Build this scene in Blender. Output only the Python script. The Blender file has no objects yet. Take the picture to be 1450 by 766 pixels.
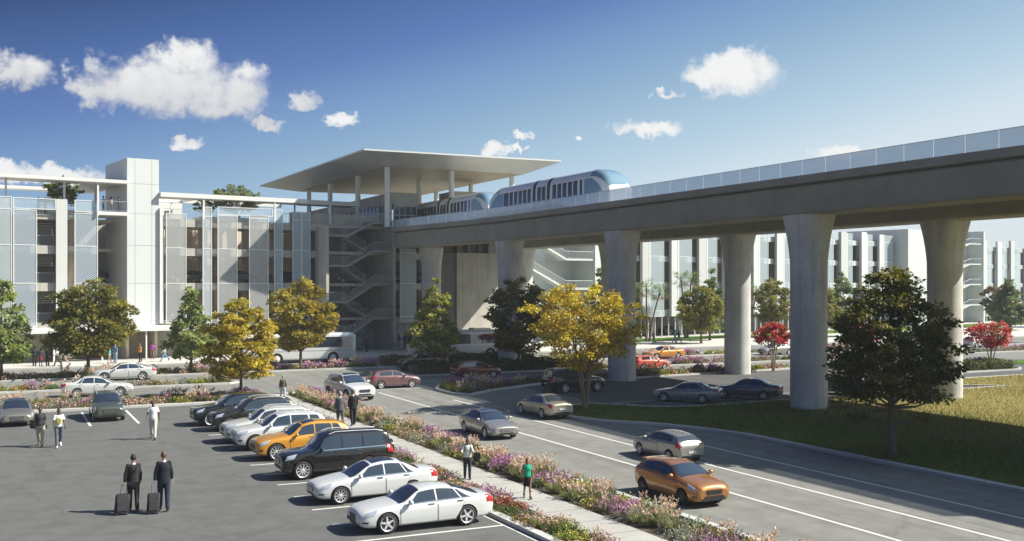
import bpy, math, random
import numpy as np
from mathutils import Vector, Matrix

SC = bpy.context.scene
COL = SC.collection
R = math.radians
rng = random.Random(7)

# ------------------------------------------------------------------ mesh building
class MB:
    """collects vertices and faces, links them as one mesh object"""
    def __init__(s):
        s.v = []; s.f = []; s.m = []
    def add(s, pts, faces, m=0):
        b = len(s.v)
        s.v.extend([tuple(p) for p in pts])
        for f in faces:
            s.f.append(tuple(i + b for i in f)); s.m.append(m)
    def box(s, x0, x1, y0, y1, z0, z1, m=0, M=None):
        p = [(x0,y0,z0),(x1,y0,z0),(x1,y1,z0),(x0,y1,z0),(x0,y0,z1),(x1,y0,z1),(x1,y1,z1),(x0,y1,z1)]
        if M is not None: p = [M @ Vector(q) for q in p]
        s.add(p, [(3,2,1,0),(4,5,6,7),(0,1,5,4),(1,2,6,5),(2,3,7,6),(3,0,4,7)], m)
    def prism(s, poly, z0, z1, m=0, M=None):
        a = sum(poly[i][0]*poly[(i+1)%len(poly)][1]-poly[(i+1)%len(poly)][0]*poly[i][1] for i in range(len(poly)))
        if a < 0: poly = poly[::-1]
        n = len(poly)
        p = [(x,y,z0) for x,y in poly] + [(x,y,z1) for x,y in poly]
        if M is not None: p = [M @ Vector(q) for q in p]
        s.add(p, [tuple(range(n-1,-1,-1)), tuple(range(n,2*n))] + [(i,(i+1)%n,n+(i+1)%n,n+i) for i in range(n)], m)
    def sheet(s, poly, z, m=0):
        a = sum(poly[i][0]*poly[(i+1)%len(poly)][1]-poly[(i+1)%len(poly)][0]*poly[i][1] for i in range(len(poly)))
        if a < 0: poly = poly[::-1]
        s.add([(x,y,z) for x,y in poly], [tuple(range(len(poly)))], m)
    def tube(s, pts, rad, n=8, m=0, flat=1.0):
        pts = [Vector(p) for p in pts]
        if not hasattr(rad, '__len__'): rad = [rad]*len(pts)
        b = len(s.v); up = Vector((0,0,1))
        d0 = (pts[1]-pts[0]).normalized()
        a = d0.cross(up) if abs(d0.z) < .95 else d0.cross(Vector((1,0,0)))
        a.normalize()
        for i, p in enumerate(pts):
            d = (pts[min(i+1,len(pts)-1)] - pts[max(i-1,0)]).normalized()
            a = (a - d*a.dot(d)).normalized(); c = d.cross(a)
            for k in range(n):
                t = 2*math.pi*k/n
                s.v.append(tuple(p + (a*math.cos(t) + c*math.sin(t)*flat)*rad[i]))
        for i in range(len(pts)-1):
            for k in range(n):
                s.f.append((b+i*n+k, b+i*n+(k+1)%n, b+(i+1)*n+(k+1)%n, b+(i+1)*n+k)); s.m.append(m)
        s.f.append(tuple(b+k for k in range(n-1,-1,-1))); s.m.append(m)
        e = b+(len(pts)-1)*n
        s.f.append(tuple(e+k for k in range(n))); s.m.append(m)
    def lathe(s, prof, n=16, m=0, M=None):
        """profile of (radius, height) turned about z (then moved by M)"""
        b = len(s.v); M = M or Matrix()
        for r, z in prof:
            for k in range(n):
                t = 2*math.pi*k/n
                s.v.append(tuple(M @ Vector((r*math.cos(t), r*math.sin(t), z))))
        for i in range(len(prof)-1):
            for k in range(n):
                s.f.append((b+i*n+k, b+i*n+(k+1)%n, b+(i+1)*n+(k+1)%n, b+(i+1)*n+k)); s.m.append(m)
    def ball(s, c, r, n=10, h=6, m=0, M=None):
        if not hasattr(r, '__len__'): r = (r,r,r)
        b = len(s.v)
        pts = [(0,0,-1)]
        for i in range(1,h):
            t = math.pi*i/h - math.pi/2
            for k in range(n):
                q = 2*math.pi*k/n
                pts.append((math.cos(t)*math.cos(q), math.cos(t)*math.sin(q), math.sin(t)))
        pts.append((0,0,1))
        P = [Vector((p[0]*r[0], p[1]*r[1], p[2]*r[2])) for p in pts]
        if M is not None: P = [M @ q for q in P]
        P = [q + Vector(c) for q in P]
        F = [(0,1+(k+1)%n,1+k) for k in range(n)]
        for i in range(h-2):
            for k in range(n):
                a = 1+i*n+k; c2 = 1+i*n+(k+1)%n
                F.append((a,c2,c2+n,a+n))
        e = len(pts)-1
        F += [(e, 1+(h-2)*n+k, 1+(h-2)*n+(k+1)%n) for k in range(n)]
        s.add(P, F, m)
    def grid(s, P, m=0, flip=False):
        n, k = len(P), len(P[0]); b = len(s.v)
        for row in P:
            for p in row: s.v.append(tuple(p))
        for i in range(n-1):
            for j in range(k-1):
                f = (b+i*k+j, b+i*k+j+1, b+(i+1)*k+j+1, b+(i+1)*k+j)
                s.f.append(f[::-1] if flip else f); s.m.append(m)
    def slab_grid(s, P, N, t, m=0):
        """a grid of points with thickness t against its normals N, closed round its rim"""
        n, k = len(P), len(P[0])
        Q = [[Vector(P[i][j]) - Vector(N[i][j])*t for j in range(k)] for i in range(n)]
        s.grid(P, m)
        rim = [(0,j) for j in range(k)] + [(i,k-1) for i in range(1,n)] + [(n-1,j) for j in range(k-2,-1,-1)] + [(i,0) for i in range(n-2,0,-1)]
        b = len(s.v); L = len(rim)
        for i, j in rim: s.v.append(tuple(P[i][j]))
        for i, j in rim: s.v.append(tuple(Q[i][j]))
        for a in range(L):
            c = (a+1) % L
            s.f.append((b+a, b+L+a, b+L+c, b+c)); s.m.append(m)
    def build(s, name, mats, parent=None, smooth=0, loc=None, rz=0.0):
        me = bpy.data.meshes.new(name)
        me.from_pydata(s.v, [], s.f)
        if not isinstance(mats, (list, tuple)): mats = [mats]
        for q in mats: me.materials.append(q)
        if len(mats) > 1: me.polygons.foreach_set('material_index', s.m)
        if smooth:
            me.polygons.foreach_set('use_smooth', [True]*len(me.polygons))
            me.set_sharp_from_angle(angle=R(smooth))
        me.update()
        return link(name, me, parent, loc, rz)

def link(name, me, parent=None, loc=None, rz=0.0):
    o = bpy.data.objects.new(name, me); COL.objects.link(o)
    if parent is not None: o.parent = parent
    if loc is not None: o.location = loc
    if rz: o.rotation_euler = (0,0,rz)
    return o
def tag(o, label=None, cat=None, group=None, kind=None):
    if label: o['label'] = label
    if cat: o['category'] = cat
    if group: o['group'] = group
    if kind: o['kind'] = kind
    return o
def empty(name, loc=(0,0,0), rz=0.0, label=None, cat=None, group=None):
    o = link(name, None, None, loc, rz); o.empty_display_size = .3
    return tag(o, label, cat, group)
def copy_tree(o, parent=None):
    c = o.copy(); COL.objects.link(c)
    if parent is not None: c.parent = parent
    for ch in list(o.children): copy_tree(ch, c)
    return c

def quads(name, V, colors, mat, parent=None, loc=None):
    """many small four-sided leaves: V is (n,4,3), colors (n,3)"""
    n = len(V); me = bpy.data.meshes.new(name)
    me.vertices.add(4*n); me.vertices.foreach_set('co', np.ascontiguousarray(V, dtype=np.float32).ravel())
    me.loops.add(4*n); me.loops.foreach_set('vertex_index', np.arange(4*n, dtype=np.int32))
    me.polygons.add(n); me.polygons.foreach_set('loop_start', np.arange(0,4*n,4,dtype=np.int32))
    me.materials.append(mat)
    at = me.color_attributes.new('Col', 'FLOAT_COLOR', 'POINT')
    c = np.ones((n,4,4), dtype=np.float32); c[:,:,:3] = np.asarray(colors, dtype=np.float32)[:,None,:]
    at.data.foreach_set('color', c.ravel())
    me.update(calc_edges=True); me.validate()
    return link(name, me, parent, loc)

# ------------------------------------------------------------------ materials
class N:
    def __init__(s, name):
        s.mat = bpy.data.materials.new(name); s.mat.use_nodes = True
        s.t = s.mat.node_tree; s.t.nodes.clear()
        s.out = s.t.nodes.new('ShaderNodeOutputMaterial')
    def n(s, typ, **kw):
        o = s.t.nodes.new('ShaderNode'+typ)
        for k, v in kw.items():
            if k.startswith('_'): setattr(o, k[1:], v)
        for k, v in kw.items():
            if not k.startswith('_'): o.inputs[k.replace('__',' ')].default_value = v
        return o
    def l(s, a, b): s.t.links.new(a, b)
    def obj(s, scale=1.0):
        tc = s.n('TexCoord'); mp = s.n('Mapping'); mp.inputs['Scale'].default_value = scale if hasattr(scale,'__len__') else (scale,)*3
        s.l(tc.outputs['Object'], mp.inputs['Vector']); return mp.outputs['Vector']
    def noise(s, vec, scale, detail=4, rough=.55):
        o = s.n('TexNoise', Scale=scale, Detail=detail, Roughness=rough); s.l(vec, o.inputs['Vector']); return o.outputs['Fac']
    def ramp(s, fac, stops):
        o = s.n('ValToRGB'); cr = o.color_ramp
        while len(cr.elements) < len(stops): cr.elements.new(.5)
        for e, (p, c) in zip(cr.elements, stops):
            e.position = p; e.color = (*c, 1) if len(c) == 3 else c
        s.l(fac, o.inputs['Fac']); return o.outputs['Color']
    def mix(s, fac, a, b, blend='MIX'):
        o = s.n('Mix', _data_type='RGBA', _blend_type=blend)
        for sock, val in ((0,fac),(6,a),(7,b)):
            if hasattr(val, 'node'): s.l(val, o.inputs[sock])
            else: o.inputs[sock].default_value = (*val,1) if hasattr(val,'__len__') else val
        return o.outputs[2]
    def bsdf(s, color=None, rough=.6, metal=0, coat=0, spec=.5, normal=None, **kw):
        b = s.n('BsdfPrincipled')
        b.inputs['Roughness'].default_value = rough; b.inputs['Metallic'].default_value = metal
        b.inputs['Coat Weight'].default_value = coat; b.inputs['Coat Roughness'].default_value = .03
        b.inputs['Specular IOR Level'].default_value = spec
        if color is not None:
            if hasattr(color,'node'): s.l(color, b.inputs['Base Color'])
            else: b.inputs['Base Color'].default_value = (*color,1)
        if normal is not None: s.l(normal, b.inputs['Normal'])
        return b
    def bump(s, fac, strength, dist=.02):
        o = s.n('Bump', Strength=strength, Distance=dist); s.l(fac, o.inputs['Height']); return o.outputs['Normal']
    def done(s, sh):
        s.l(sh if not hasattr(sh,'outputs') else sh.outputs[0], s.out.inputs['Surface']); return s.mat

def plain(name, col, rough=.55, metal=0, coat=0, var=.12, scale=3.0, spec=.5, bump=0, bscale=30):
    m = N(name); v = m.obj()
    f = m.noise(v, scale, 5, .6)
    c = m.mix(f, tuple(x*(1-var) for x in col), tuple(min(1,x*(1+var)) for x in col))
    nrm = m.bump(m.noise(v, bscale, 4, .6), bump) if bump else None
    return m.done(m.bsdf(c, rough, metal, coat, spec, nrm))

def asphalt(name, lo, hi, tint=(1,1,1), tracks=True):
    m = N(name); v = m.obj()
    big = m.noise(v, .09, 4, .6); mid = m.noise(v, .9, 5, .65); fine = m.noise(v, 45, 2, .5)
    c = m.mix(big, tuple(lo*t for t in tint), tuple(hi*t for t in tint))
    st = m.ramp(mid, [(.3,(.78,)*3),(.55,(1,)*3),(.8,(1.12,)*3)])
    c = m.mix(1.0, c, st, 'MULTIPLY')
    c = m.mix(1.0, c, m.ramp(fine, [(.3,(.8,)*3),(.7,(1.2,)*3)]), 'MULTIPLY')
    # worn wheel tracks and oil drips, stretched along the lanes
    tr = m.noise(m.obj((1.1,.03,1)), 1.0, 3, .5)
    if tracks: c = m.mix(1.0, c, m.ramp(tr, [(.35,(.86,)*3),(.6,(1.05,)*3)]), 'MULTIPLY')
    # old drips and a few hairline cracks
    dr = m.noise(v, .75, 3, .55); c = m.mix(1.0, c, m.ramp(dr, [(.62,(1,)*3),(.74,(.80,)*3)]), 'MULTIPLY')
    w_ = m.n('TexVoronoi', Scale=.13, _feature='DISTANCE_TO_EDGE'); wv = m.n('VectorMath', _operation='ADD'); m.l(v, wv.inputs[0])
    nn = m.n('TexNoise', Scale=.6, Detail=5); m.l(v, nn.inputs['Vector']); m.l(nn.outputs['Color'], wv.inputs[1]); m.l(wv.outputs[0], w_.inputs['Vector'])
    c = m.mix(1.0, c, m.ramp(w_.outputs['Distance'], [(.0,(.84,)*3),(.003,(.88,)*3),(.006,(1,)*3)]), 'MULTIPLY')
    return m.done(m.bsdf(c, .88, spec=.25, normal=m.bump(fine, .35, .01)))

def concrete(name, col, var=.22, streak=True, joints=None, rough=.85):
    m = N(name); v = m.obj()
    big = m.noise(v, .35, 6, .65); fine = m.noise(v, 9, 5, .7)
    c = m.mix(m.ramp(big, [(.3,(0,0,0)),(.7,(1,1,1))]), tuple(x*(1-var) for x in col), tuple(x*(1+var*.6) for x in col))
    c = m.mix(1.0, c, m.ramp(fine, [(.25,(.82,)*3),(.5,(1,)*3),(.78,(1.1,)*3)]), 'MULTIPLY')
    if streak:
        s = m.noise(m.obj((1.6,1.6,.12)), 1.3, 4, .6)
        c = m.mix(1.0, c, m.ramp(s, [(.32,(.8,)*3),(.52,(1,)*3)]), 'MULTIPLY')
    if joints:
        b = m.n('TexBrick', Scale=1.0); b.offset = 0
        b.inputs['Mortar Size'].default_value = .012; b.inputs['Brick Width'].default_value = joints[0]; b.inputs['Row Height'].default_value = joints[1]
        b.inputs['Color1'].default_value = b.inputs['Color2'].default_value = (1,1,1,1); b.inputs['Mortar'].default_value = (.55,.55,.55,1)
        m.l(m.obj(), b.inputs['Vector'])
        c = m.mix(1.0, c, b.outputs['Color'], 'MULTIPLY')
    return m.done(m.bsdf(c, rough, spec=.3, normal=m.bump(fine, .25, .02)))

def paint(name, col, metal=.25, rough=.32):
    m = N(name)
    fl = m.noise(m.obj(), 900, 1, .5)
    c = m.mix(fl, tuple(x*.93 for x in col), tuple(min(1,x*1.05) for x in col))
    return m.done(m.bsdf(c, rough, metal, 1.0))

def glassy(name, col, alpha, rough=.03):
    m = N(name)
    b = m.bsdf(col, rough, 0, 0, .6); t = m.n('BsdfTransparent'); t.inputs[0].default_value = (*(min(1,.55+.5*x) for x in col), 1)
    mx = m.n('MixShader', Fac=alpha); m.l(t.outputs[0], mx.inputs[1]); m.l(b.outputs[0], mx.inputs[2])
    return m.done(mx)

def perforated(name, col, cover):
    """expanded-metal mesh: a diamond lattice of holes"""
    m = N(name); tc = m.n('TexCoord'); sep = m.n('SeparateXYZ'); m.l(tc.outputs['Object'], sep.inputs[0])
    def mth(op, a, b=None):
        o = m.n('Math', _operation=op)
        for i, q in enumerate((a,b)):
            if q is None: continue
            if hasattr(q,'node'): m.l(q, o.inputs[i])
            else: o.inputs[i].default_value = q
        return o.outputs[0]
    a = mth('SINE', mth('MULTIPLY', sep.outputs['X'], 21.0)); b = mth('SINE', mth('MULTIPLY', sep.outputs['Z'], 29.0))
    f = mth('ADD', mth('MULTIPLY', mth('MULTIPLY', a, b), .38), cover)
    bs = m.bsdf(col, .4, .35); t = m.n('BsdfTransparent'); mx = m.n('MixShader')
    m.l(f, mx.inputs[0]); m.l(t.outputs[0], mx.inputs[1]); m.l(bs.outputs[0], mx.inputs[2])
    return m.done(mx)

def foliage(name, trans=.35, rough=.55, tint=(1.7,1.6,.7)):
    m = N(name); a = m.n('Attribute'); a.attribute_name = 'Col'
    d = m.bsdf(a.outputs['Color'], rough, spec=.3)
    t = m.n('BsdfTranslucent'); m.l(m.mix(1.0, a.outputs['Color'], tint, 'MULTIPLY'), t.inputs['Color'])
    mx = m.n('MixShader', Fac=trans); m.l(d.outputs[0], mx.inputs[1]); m.l(t.outputs[0], mx.inputs[2])
    return m.done(mx)

LEAF = foliage('leaf'); PETAL = foliage('flower_and_leaf', .25, .7, (1.2,1.15,.95))
BARK = plain('bark', (.13,.10,.075), .9, var=.4, scale=6, bump=.5)
BARKP = plain('pale_bark', (.26,.2,.13), .9, var=.35, scale=6, bump=.4)
RUBBER = plain('tyre_rubber', (.018,.018,.019), .8)
BLACKP = plain('black_trim', (.02,.02,.022), .45)
ALLOY = plain('alloy', (.72,.72,.73), .3, .35)
DARKALLOY = plain('dark_alloy', (.12,.12,.13), .35, .8)
CHROME = plain('chrome', (.75,.76,.78), .12, 1.0, var=.02)
CARGLASS = plain('tinted_glass', (.022,.032,.048), .03, spec=1.0, coat=1.0, var=.02)
LAMP = plain('headlamp_lens', (.45,.5,.56), .08, .2, 1.0, var=.3, scale=14)
REDLENS = plain('red_lens', (.42,.02,.025), .15, coat=1.0)
PLATE = plain('number_plate', (.55,.56,.56), .5)
AMBER = plain('amber_lens', (.75,.3,.04), .2, coat=1.0)
BARE = plain('bare_ground', (.09,.07,.05), .95, var=.35)
ASPH_LOT = asphalt('lot_asphalt', .11, .14, (1,1.03,.97), False)
ASPH = asphalt('road_asphalt', .195, .235, (1,1.0,.91))
ASPH2 = asphalt('shaded_service_asphalt', .10, .125, (1,1,.98))  # same asphalt as the avenue, its colour darkened for the guideway's shade
WALK = concrete('pavement_concrete', (.53,.52,.48), .12, False, (3.0,1.8))
PATHC = concrete('footpath_concrete', (.40,.395,.36), .14, False)
KERB = concrete('kerb_concrete', (.50,.50,.47), .15, False)
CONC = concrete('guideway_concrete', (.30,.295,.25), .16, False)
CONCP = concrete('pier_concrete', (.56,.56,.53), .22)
CONCW = concrete('garage_concrete', (.43,.42,.37), .18)
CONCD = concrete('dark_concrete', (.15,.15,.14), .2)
BEIGE = concrete('beige_concrete', (.72,.61,.48), .1)
WHITEP = plain('white_panel', (.58,.61,.59), .4, var=.05, scale=.5)
WHITE = plain('white_paint', (.66,.66,.63), .45, var=.05)
ROADPAINT = plain('road_paint', (.62,.62,.58), .7, var=.2, scale=5)
STEEL = plain('grey_steel', (.38,.4,.42), .4, .6)
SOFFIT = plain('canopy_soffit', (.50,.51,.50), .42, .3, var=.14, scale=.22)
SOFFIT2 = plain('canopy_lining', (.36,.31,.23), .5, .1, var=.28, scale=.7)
SLABC = concrete('light_slab', (.60,.56,.49), .1)
GLASS_FIN = glassy('fin_glass', (.58,.64,.66), .45, .25)
GLASS_BLUE = glassy('blue_glass', (.55,.65,.70), .42, .2)
GLASS_RAIL = glassy('rail_glass', (.60,.70,.80), .5, .12)
GLASS_CLEAR = glassy('clear_glass', (.6,.7,.76), .25, .04)
MESH1 = perforated('mesh_screen_blue', (.50,.57,.63), .54)
MESH2 = perforated('mesh_screen_white', (.56,.58,.57), .46)
# ------------------------------------------------------------------ sky, sun, camera
SUN_TO = Vector((1.0, -.5, 1.0)).normalized()
def world():
    w = bpy.data.worlds.new('World'); SC.world = w; w.use_nodes = True
    t = w.node_tree; t.nodes.clear()
    def n(typ, **kw):
        o = t.nodes.new('ShaderNode'+typ)
        for k, v in kw.items(): setattr(o, k, v)
        return o
    def lk(a, b): t.links.new(a, b)
    def mth(op, a, b=None, clamp=False):
        o = n('Math', operation=op, use_clamp=clamp)
        for i, q in enumerate((a,b)):
            if q is None: continue
            if hasattr(q,'node'): lk(q, o.inputs[i])
            else: o.inputs[i].default_value = q
        return o.outputs[0]
    def mix(f, a, b, blend='MIX'):
        o = n('Mix', data_type='RGBA', blend_type=blend)
        for sock, val in ((0,f),(6,a),(7,b)):
            if hasattr(val,'node'): lk(val, o.inputs[sock])
            else: o.inputs[sock].default_value = (*val,1) if hasattr(val,'__len__') else val
        return o.outputs[2]
    sky = n('TexSky', sky_type='NISHITA', sun_disc=False)
    sky.sun_elevation = math.asin(SUN_TO.z); sky.sun_rotation = math.atan2(SUN_TO.x, SUN_TO.y)
    sky.air_density = 1.2; sky.dust_density = 1.2; sky.ozone_density = 3.0; sky.altitude = 0
    tc = n('TexCoord'); D = tc.outputs['Generated']
    # clouds are placed by compass bearing and height above the horizon
    sep = n('SeparateXYZ'); lk(D, sep.inputs[0])
    az = mth('ARCTAN2', sep.outputs['X'], sep.outputs['Y']); el = mth('ARCSINE', sep.outputs['Z'])
    nz = n('TexNoise'); nz.inputs['Scale'].default_value = 34; nz.inputs['Detail'].default_value = 9; nz.inputs['Roughness'].default_value = .56
    lk(D, nz.inputs['Vector'])
    nz2 = n('TexNoise'); nz2.inputs['Scale'].default_value = 9; nz2.inputs['Detail'].default_value = 5
    lk(D, nz2.inputs['Vector'])
    nz3 = n('TexNoise'); nz3.inputs['Scale'].default_value = 85; nz3.inputs['Detail'].default_value = 6; nz3.inputs['Roughness'].default_value = .6
    lk(D, nz3.inputs['Vector'])
    cb = n('CombineXYZ'); lk(az, cb.inputs[0]); lk(el, cb.inputs[1])
    # ragged outlines: the distance to each cloud is measured along a disturbed field
    wp = n('VectorMath', operation='MULTIPLY_ADD'); lk(nz3.outputs['Color'], wp.inputs[0]); wp.inputs[1].default_value = (.040,.026,0); lk(cb.outputs[0], wp.inputs[2])
    wq = n('VectorMath', operation='SUBTRACT'); lk(wp.outputs[0], wq.inputs[0]); wq.inputs[1].default_value = (.020,.013,0)
    AE = wq.outputs[0]
    def vm(op, a, b):
        o = n('VectorMath', operation=op); lk(a, o.inputs[0]); o.inputs[1].default_value = b; return o
    near = None; shade = None
    for i, (ca, ce, ra, re) in enumerate(CLOUDS):
        q = vm('MULTIPLY_ADD', AE, (1/ra, 1/re, 0)); q.inputs[2].default_value = (-ca/ra, -ce/re, 0)
        r = n('VectorMath', operation='LENGTH'); lk(q.outputs[0], r.inputs[0]); r = r.outputs['Value']
        near = r if near is None else mth('MINIMUM', near, r)
        if i in (0, 4):
            sp = n('SeparateXYZ'); lk(q.outputs[0], sp.inputs[0])
            far = n('MapRange', interpolation_type='SMOOTHSTEP'); lk(r, far.inputs['Value']); far.inputs['From Min'].default_value = 1.1; far.inputs['From Max'].default_value = 1.9
            s = mth('MAXIMUM', mth('ADD', mth('MULTIPLY', sp.outputs['Y'], .5), .6), far.outputs[0])
            shade = s if shade is None else mth('MINIMUM', shade, s)
    dens = mth('SUBTRACT', 1.0, mth('MULTIPLY', near, near))
    nn = mth('MULTIPLY', mth('SUBTRACT', nz.outputs['Fac'], .5), 2.9)
    nn = mth('ADD', nn, mth('MULTIPLY', mth('SUBTRACT', nz3.outputs['Fac'], .5), 1.5))
    d2 = mth('ADD', mth('MULTIPLY', dens, 1.25), nn)
    sm = n('MapRange', interpolation_type='SMOOTHSTEP'); lk(d2, sm.inputs['Value']); sm.inputs['From Min'].default_value = -.28; sm.inputs['From Max'].default_value = 1.15
    m = mth('MULTIPLY', sm.outputs[0], mth('MULTIPLY', mth('ADD', dens, .55), 1.5, True))
    lit = mth('ADD', mth('MULTIPLY', shade, .75), mth('ADD', mth('MULTIPLY', nz.outputs['Fac'], .7), -.15), True)
    ccol = mix(lit, (4.3,4.5,5.0), (8.9,8.9,8.8))
    # clear-day colours: pale towards the sun and the horizon, deep blue away from them
    hz = n('VectorMath', operation='MULTIPLY'); lk(D, hz.inputs[0]); hz.inputs[1].default_value = (1,1,0)
    hn = n('VectorMath', operation='NORMALIZE'); lk(hz.outputs[0], hn.inputs[0])
    dt = n('VectorMath', operation='DOT_PRODUCT'); lk(hn.outputs[0], dt.inputs[0]); q = Vector((SUN_TO.x, SUN_TO.y, 0)).normalized(); dt.inputs[1].default_value = q
    tt = mth('ADD', mth('MULTIPLY', dt.outputs['Value'], 1.0), mth('MULTIPLY', mth('ABSOLUTE', el), -4.0))
    up = mth('MULTIPLY', mth('MAXIMUM', mth('SUBTRACT', el, .30), 0.0), 3.9)   # overhead sky out of view, lifted to add ambient light
    tt = mth('DIVIDE', mth('ADD', mth('ADD', tt, up), 1.50), 1.5, True)
    rp = n('ValToRGB'); cr = rp.color_ramp
    stops = [(.0,(36,56,106)),(.035,(44,66,118)),(.17,(66,98,156)),(.33,(92,124,184)),(.46,(122,158,202)),(.56,(142,176,208)),(.74,(180,208,228)),(.87,(212,228,239)),(1.0,(222,234,240))]
    while len(cr.elements) < len(stops): cr.elements.new(.5)
    for ee, (p_, c_) in zip(cr.elements, stops): ee.position = p_; ee.color = tuple((x/255.)**2.2 for x in c_)+(1,)
    lk(tt, rp.inputs['Fac'])
    clear = n('VectorMath', operation='SCALE'); lk(rp.outputs['Color'], clear.inputs[0]); clear.inputs['Scale'].default_value = 1/(2**EXPOSURE)/BG
    c = mix(.93, sky.outputs[0], clear.outputs[0])
    c = mix(mth('MULTIPLY', m, .96), c, ccol)
    bg = n('Background'); bg.inputs['Strength'].default_value = BG; lk(c, bg.inputs['Color'])
    w.cycles.sampling_method = 'MANUAL'; w.cycles.sample_map_resolution = 256
    out = n('OutputWorld'); lk(bg.outputs[0], out.inputs['Surface'])

# bearing from north and height above the horizon of each cloud's middle, with its half-widths (radians)
CLOUDS = [(0.1418,0.1786,0.0864,0.0311),
          (0.1523,0.2015,0.0351,0.0203),
          (0.0791,0.1771,0.0284,0.0230),
          (0.2041,0.1767,0.0297,0.0257),
          (0.0154,0.1830,0.0270,0.0169),
          (0.2574,0.1705,0.0176,0.0088),
          (0.2946,0.1547,0.0162,0.0074),
          (0.1523,0.1282,0.0189,0.0074),
          (0.2232,0.1487,0.0203,0.0061),
          (0.4384,0.1302,0.0176,0.0081),
          (0.4620,0.1422,0.0108,0.0041),
          (0.6648,0.1950,0.0486,0.0230),
          (0.6467,0.1906,0.0284,0.0135),
          (0.6060,0.1790,0.0149,0.0047),
          (0.5829,0.1476,0.0378,0.0088),
          (0.7626,0.1191,0.0324,0.0061),
          (0.5180,0.1393,0.0068,0.0027),
          (0.0332,0.0952,0.0675,0.0095),
          (0.0028,0.0963,0.0270,0.0108),
          (0.4620,0.1309,0.0095,0.0034)]
BG, EXPOSURE = .06, .8
world()
sl = bpy.data.lights.new('sun', 'SUN'); sl.energy = 5.0; sl.angle = R(.5); sl.color = (1.0,.945,.85)
so = bpy.data.objects.new('sun', sl); COL.objects.link(so)
so.rotation_euler = (-SUN_TO).to_track_quat('-Z','Y').to_euler()
cam = bpy.data.cameras.new('camera'); cam.sensor_width = 36; cam.sensor_fit = 'HORIZONTAL'
cam.lens = 36*1481/1450.; cam.shift_y = 20/1450.; cam.clip_end = 5000; cam.clip_start = .2
co = bpy.data.objects.new('camera', cam); COL.objects.link(co)
co.location = (0,0,8.0); co.rotation_euler = (R(90), 0, R(-26.085))
SC.camera = co
SC.view_settings.view_transform = 'Standard'; SC.view_settings.look = 'None'; SC.view_settings.gamma = 1.0
SC.view_settings.exposure = EXPOSURE; SC.view_settings.use_curve_mapping = False
SC.cycles.use_denoising = True; SC.cycles.max_bounces = 6; SC.cycles.transparent_max_bounces = 24
SC.cycles.diffuse_bounces = 3; SC.cycles.glossy_bounces = 3; SC.cycles.sample_clamp_indirect = 8
# ------------------------------------------------------------------ people
def remesh(mb, voxel, smooth=2, extra=None):
    """one continuous skin round overlapping limbs"""
    me = bpy.data.meshes.new('tmp'); me.from_pydata(mb.v, [], mb.f); o = bpy.data.objects.new('tmp', me); COL.objects.link(o)
    md = o.modifiers.new('r','REMESH'); md.mode = 'VOXEL'; md.voxel_size = voxel
    sm = o.modifiers.new('s','SMOOTH'); sm.iterations = smooth; sm.factor = .5
    dg = bpy.context.evaluated_depsgraph_get(); dg.update()
    out = bpy.data.meshes.new_from_object(o.evaluated_get(dg))
    bpy.data.objects.remove(o); bpy.data.meshes.remove(me)
    out.polygons.foreach_set('use_smooth', [True]*len(out.polygons))
    return out
SKIN = {'dark': plain('dark_skin',(.075,.04,.025),.5,var=.08), 'light': plain('light_skin',(.46,.28,.2),.5,var=.08), 'mid': plain('tan_skin',(.26,.145,.09),.5,var=.08)}
CLOTH = {}
def cloth(col):
    if col not in CLOTH: CLOTH[col] = plain('cloth_%02d' % len(CLOTH), col, .85, var=.18, scale=9, bump=.25, bscale=25, spec=.2)
    return CLOTH[col]
HAIRM = {'black': plain('black_hair',(.012,.011,.01),.6), 'brown': plain('brown_hair',(.10,.06,.035),.6), 'grey': plain('grey_hair',(.30,.29,.28),.6), 'blond': plain('blond_hair',(.42,.30,.13),.6)}
SHOE = plain('shoe_leather', (.03,.025,.022), .4)
EYE = plain('eye_dark', (.02,.015,.012), .3); LIP = plain('lip', (.25,.09,.08), .5)

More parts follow.
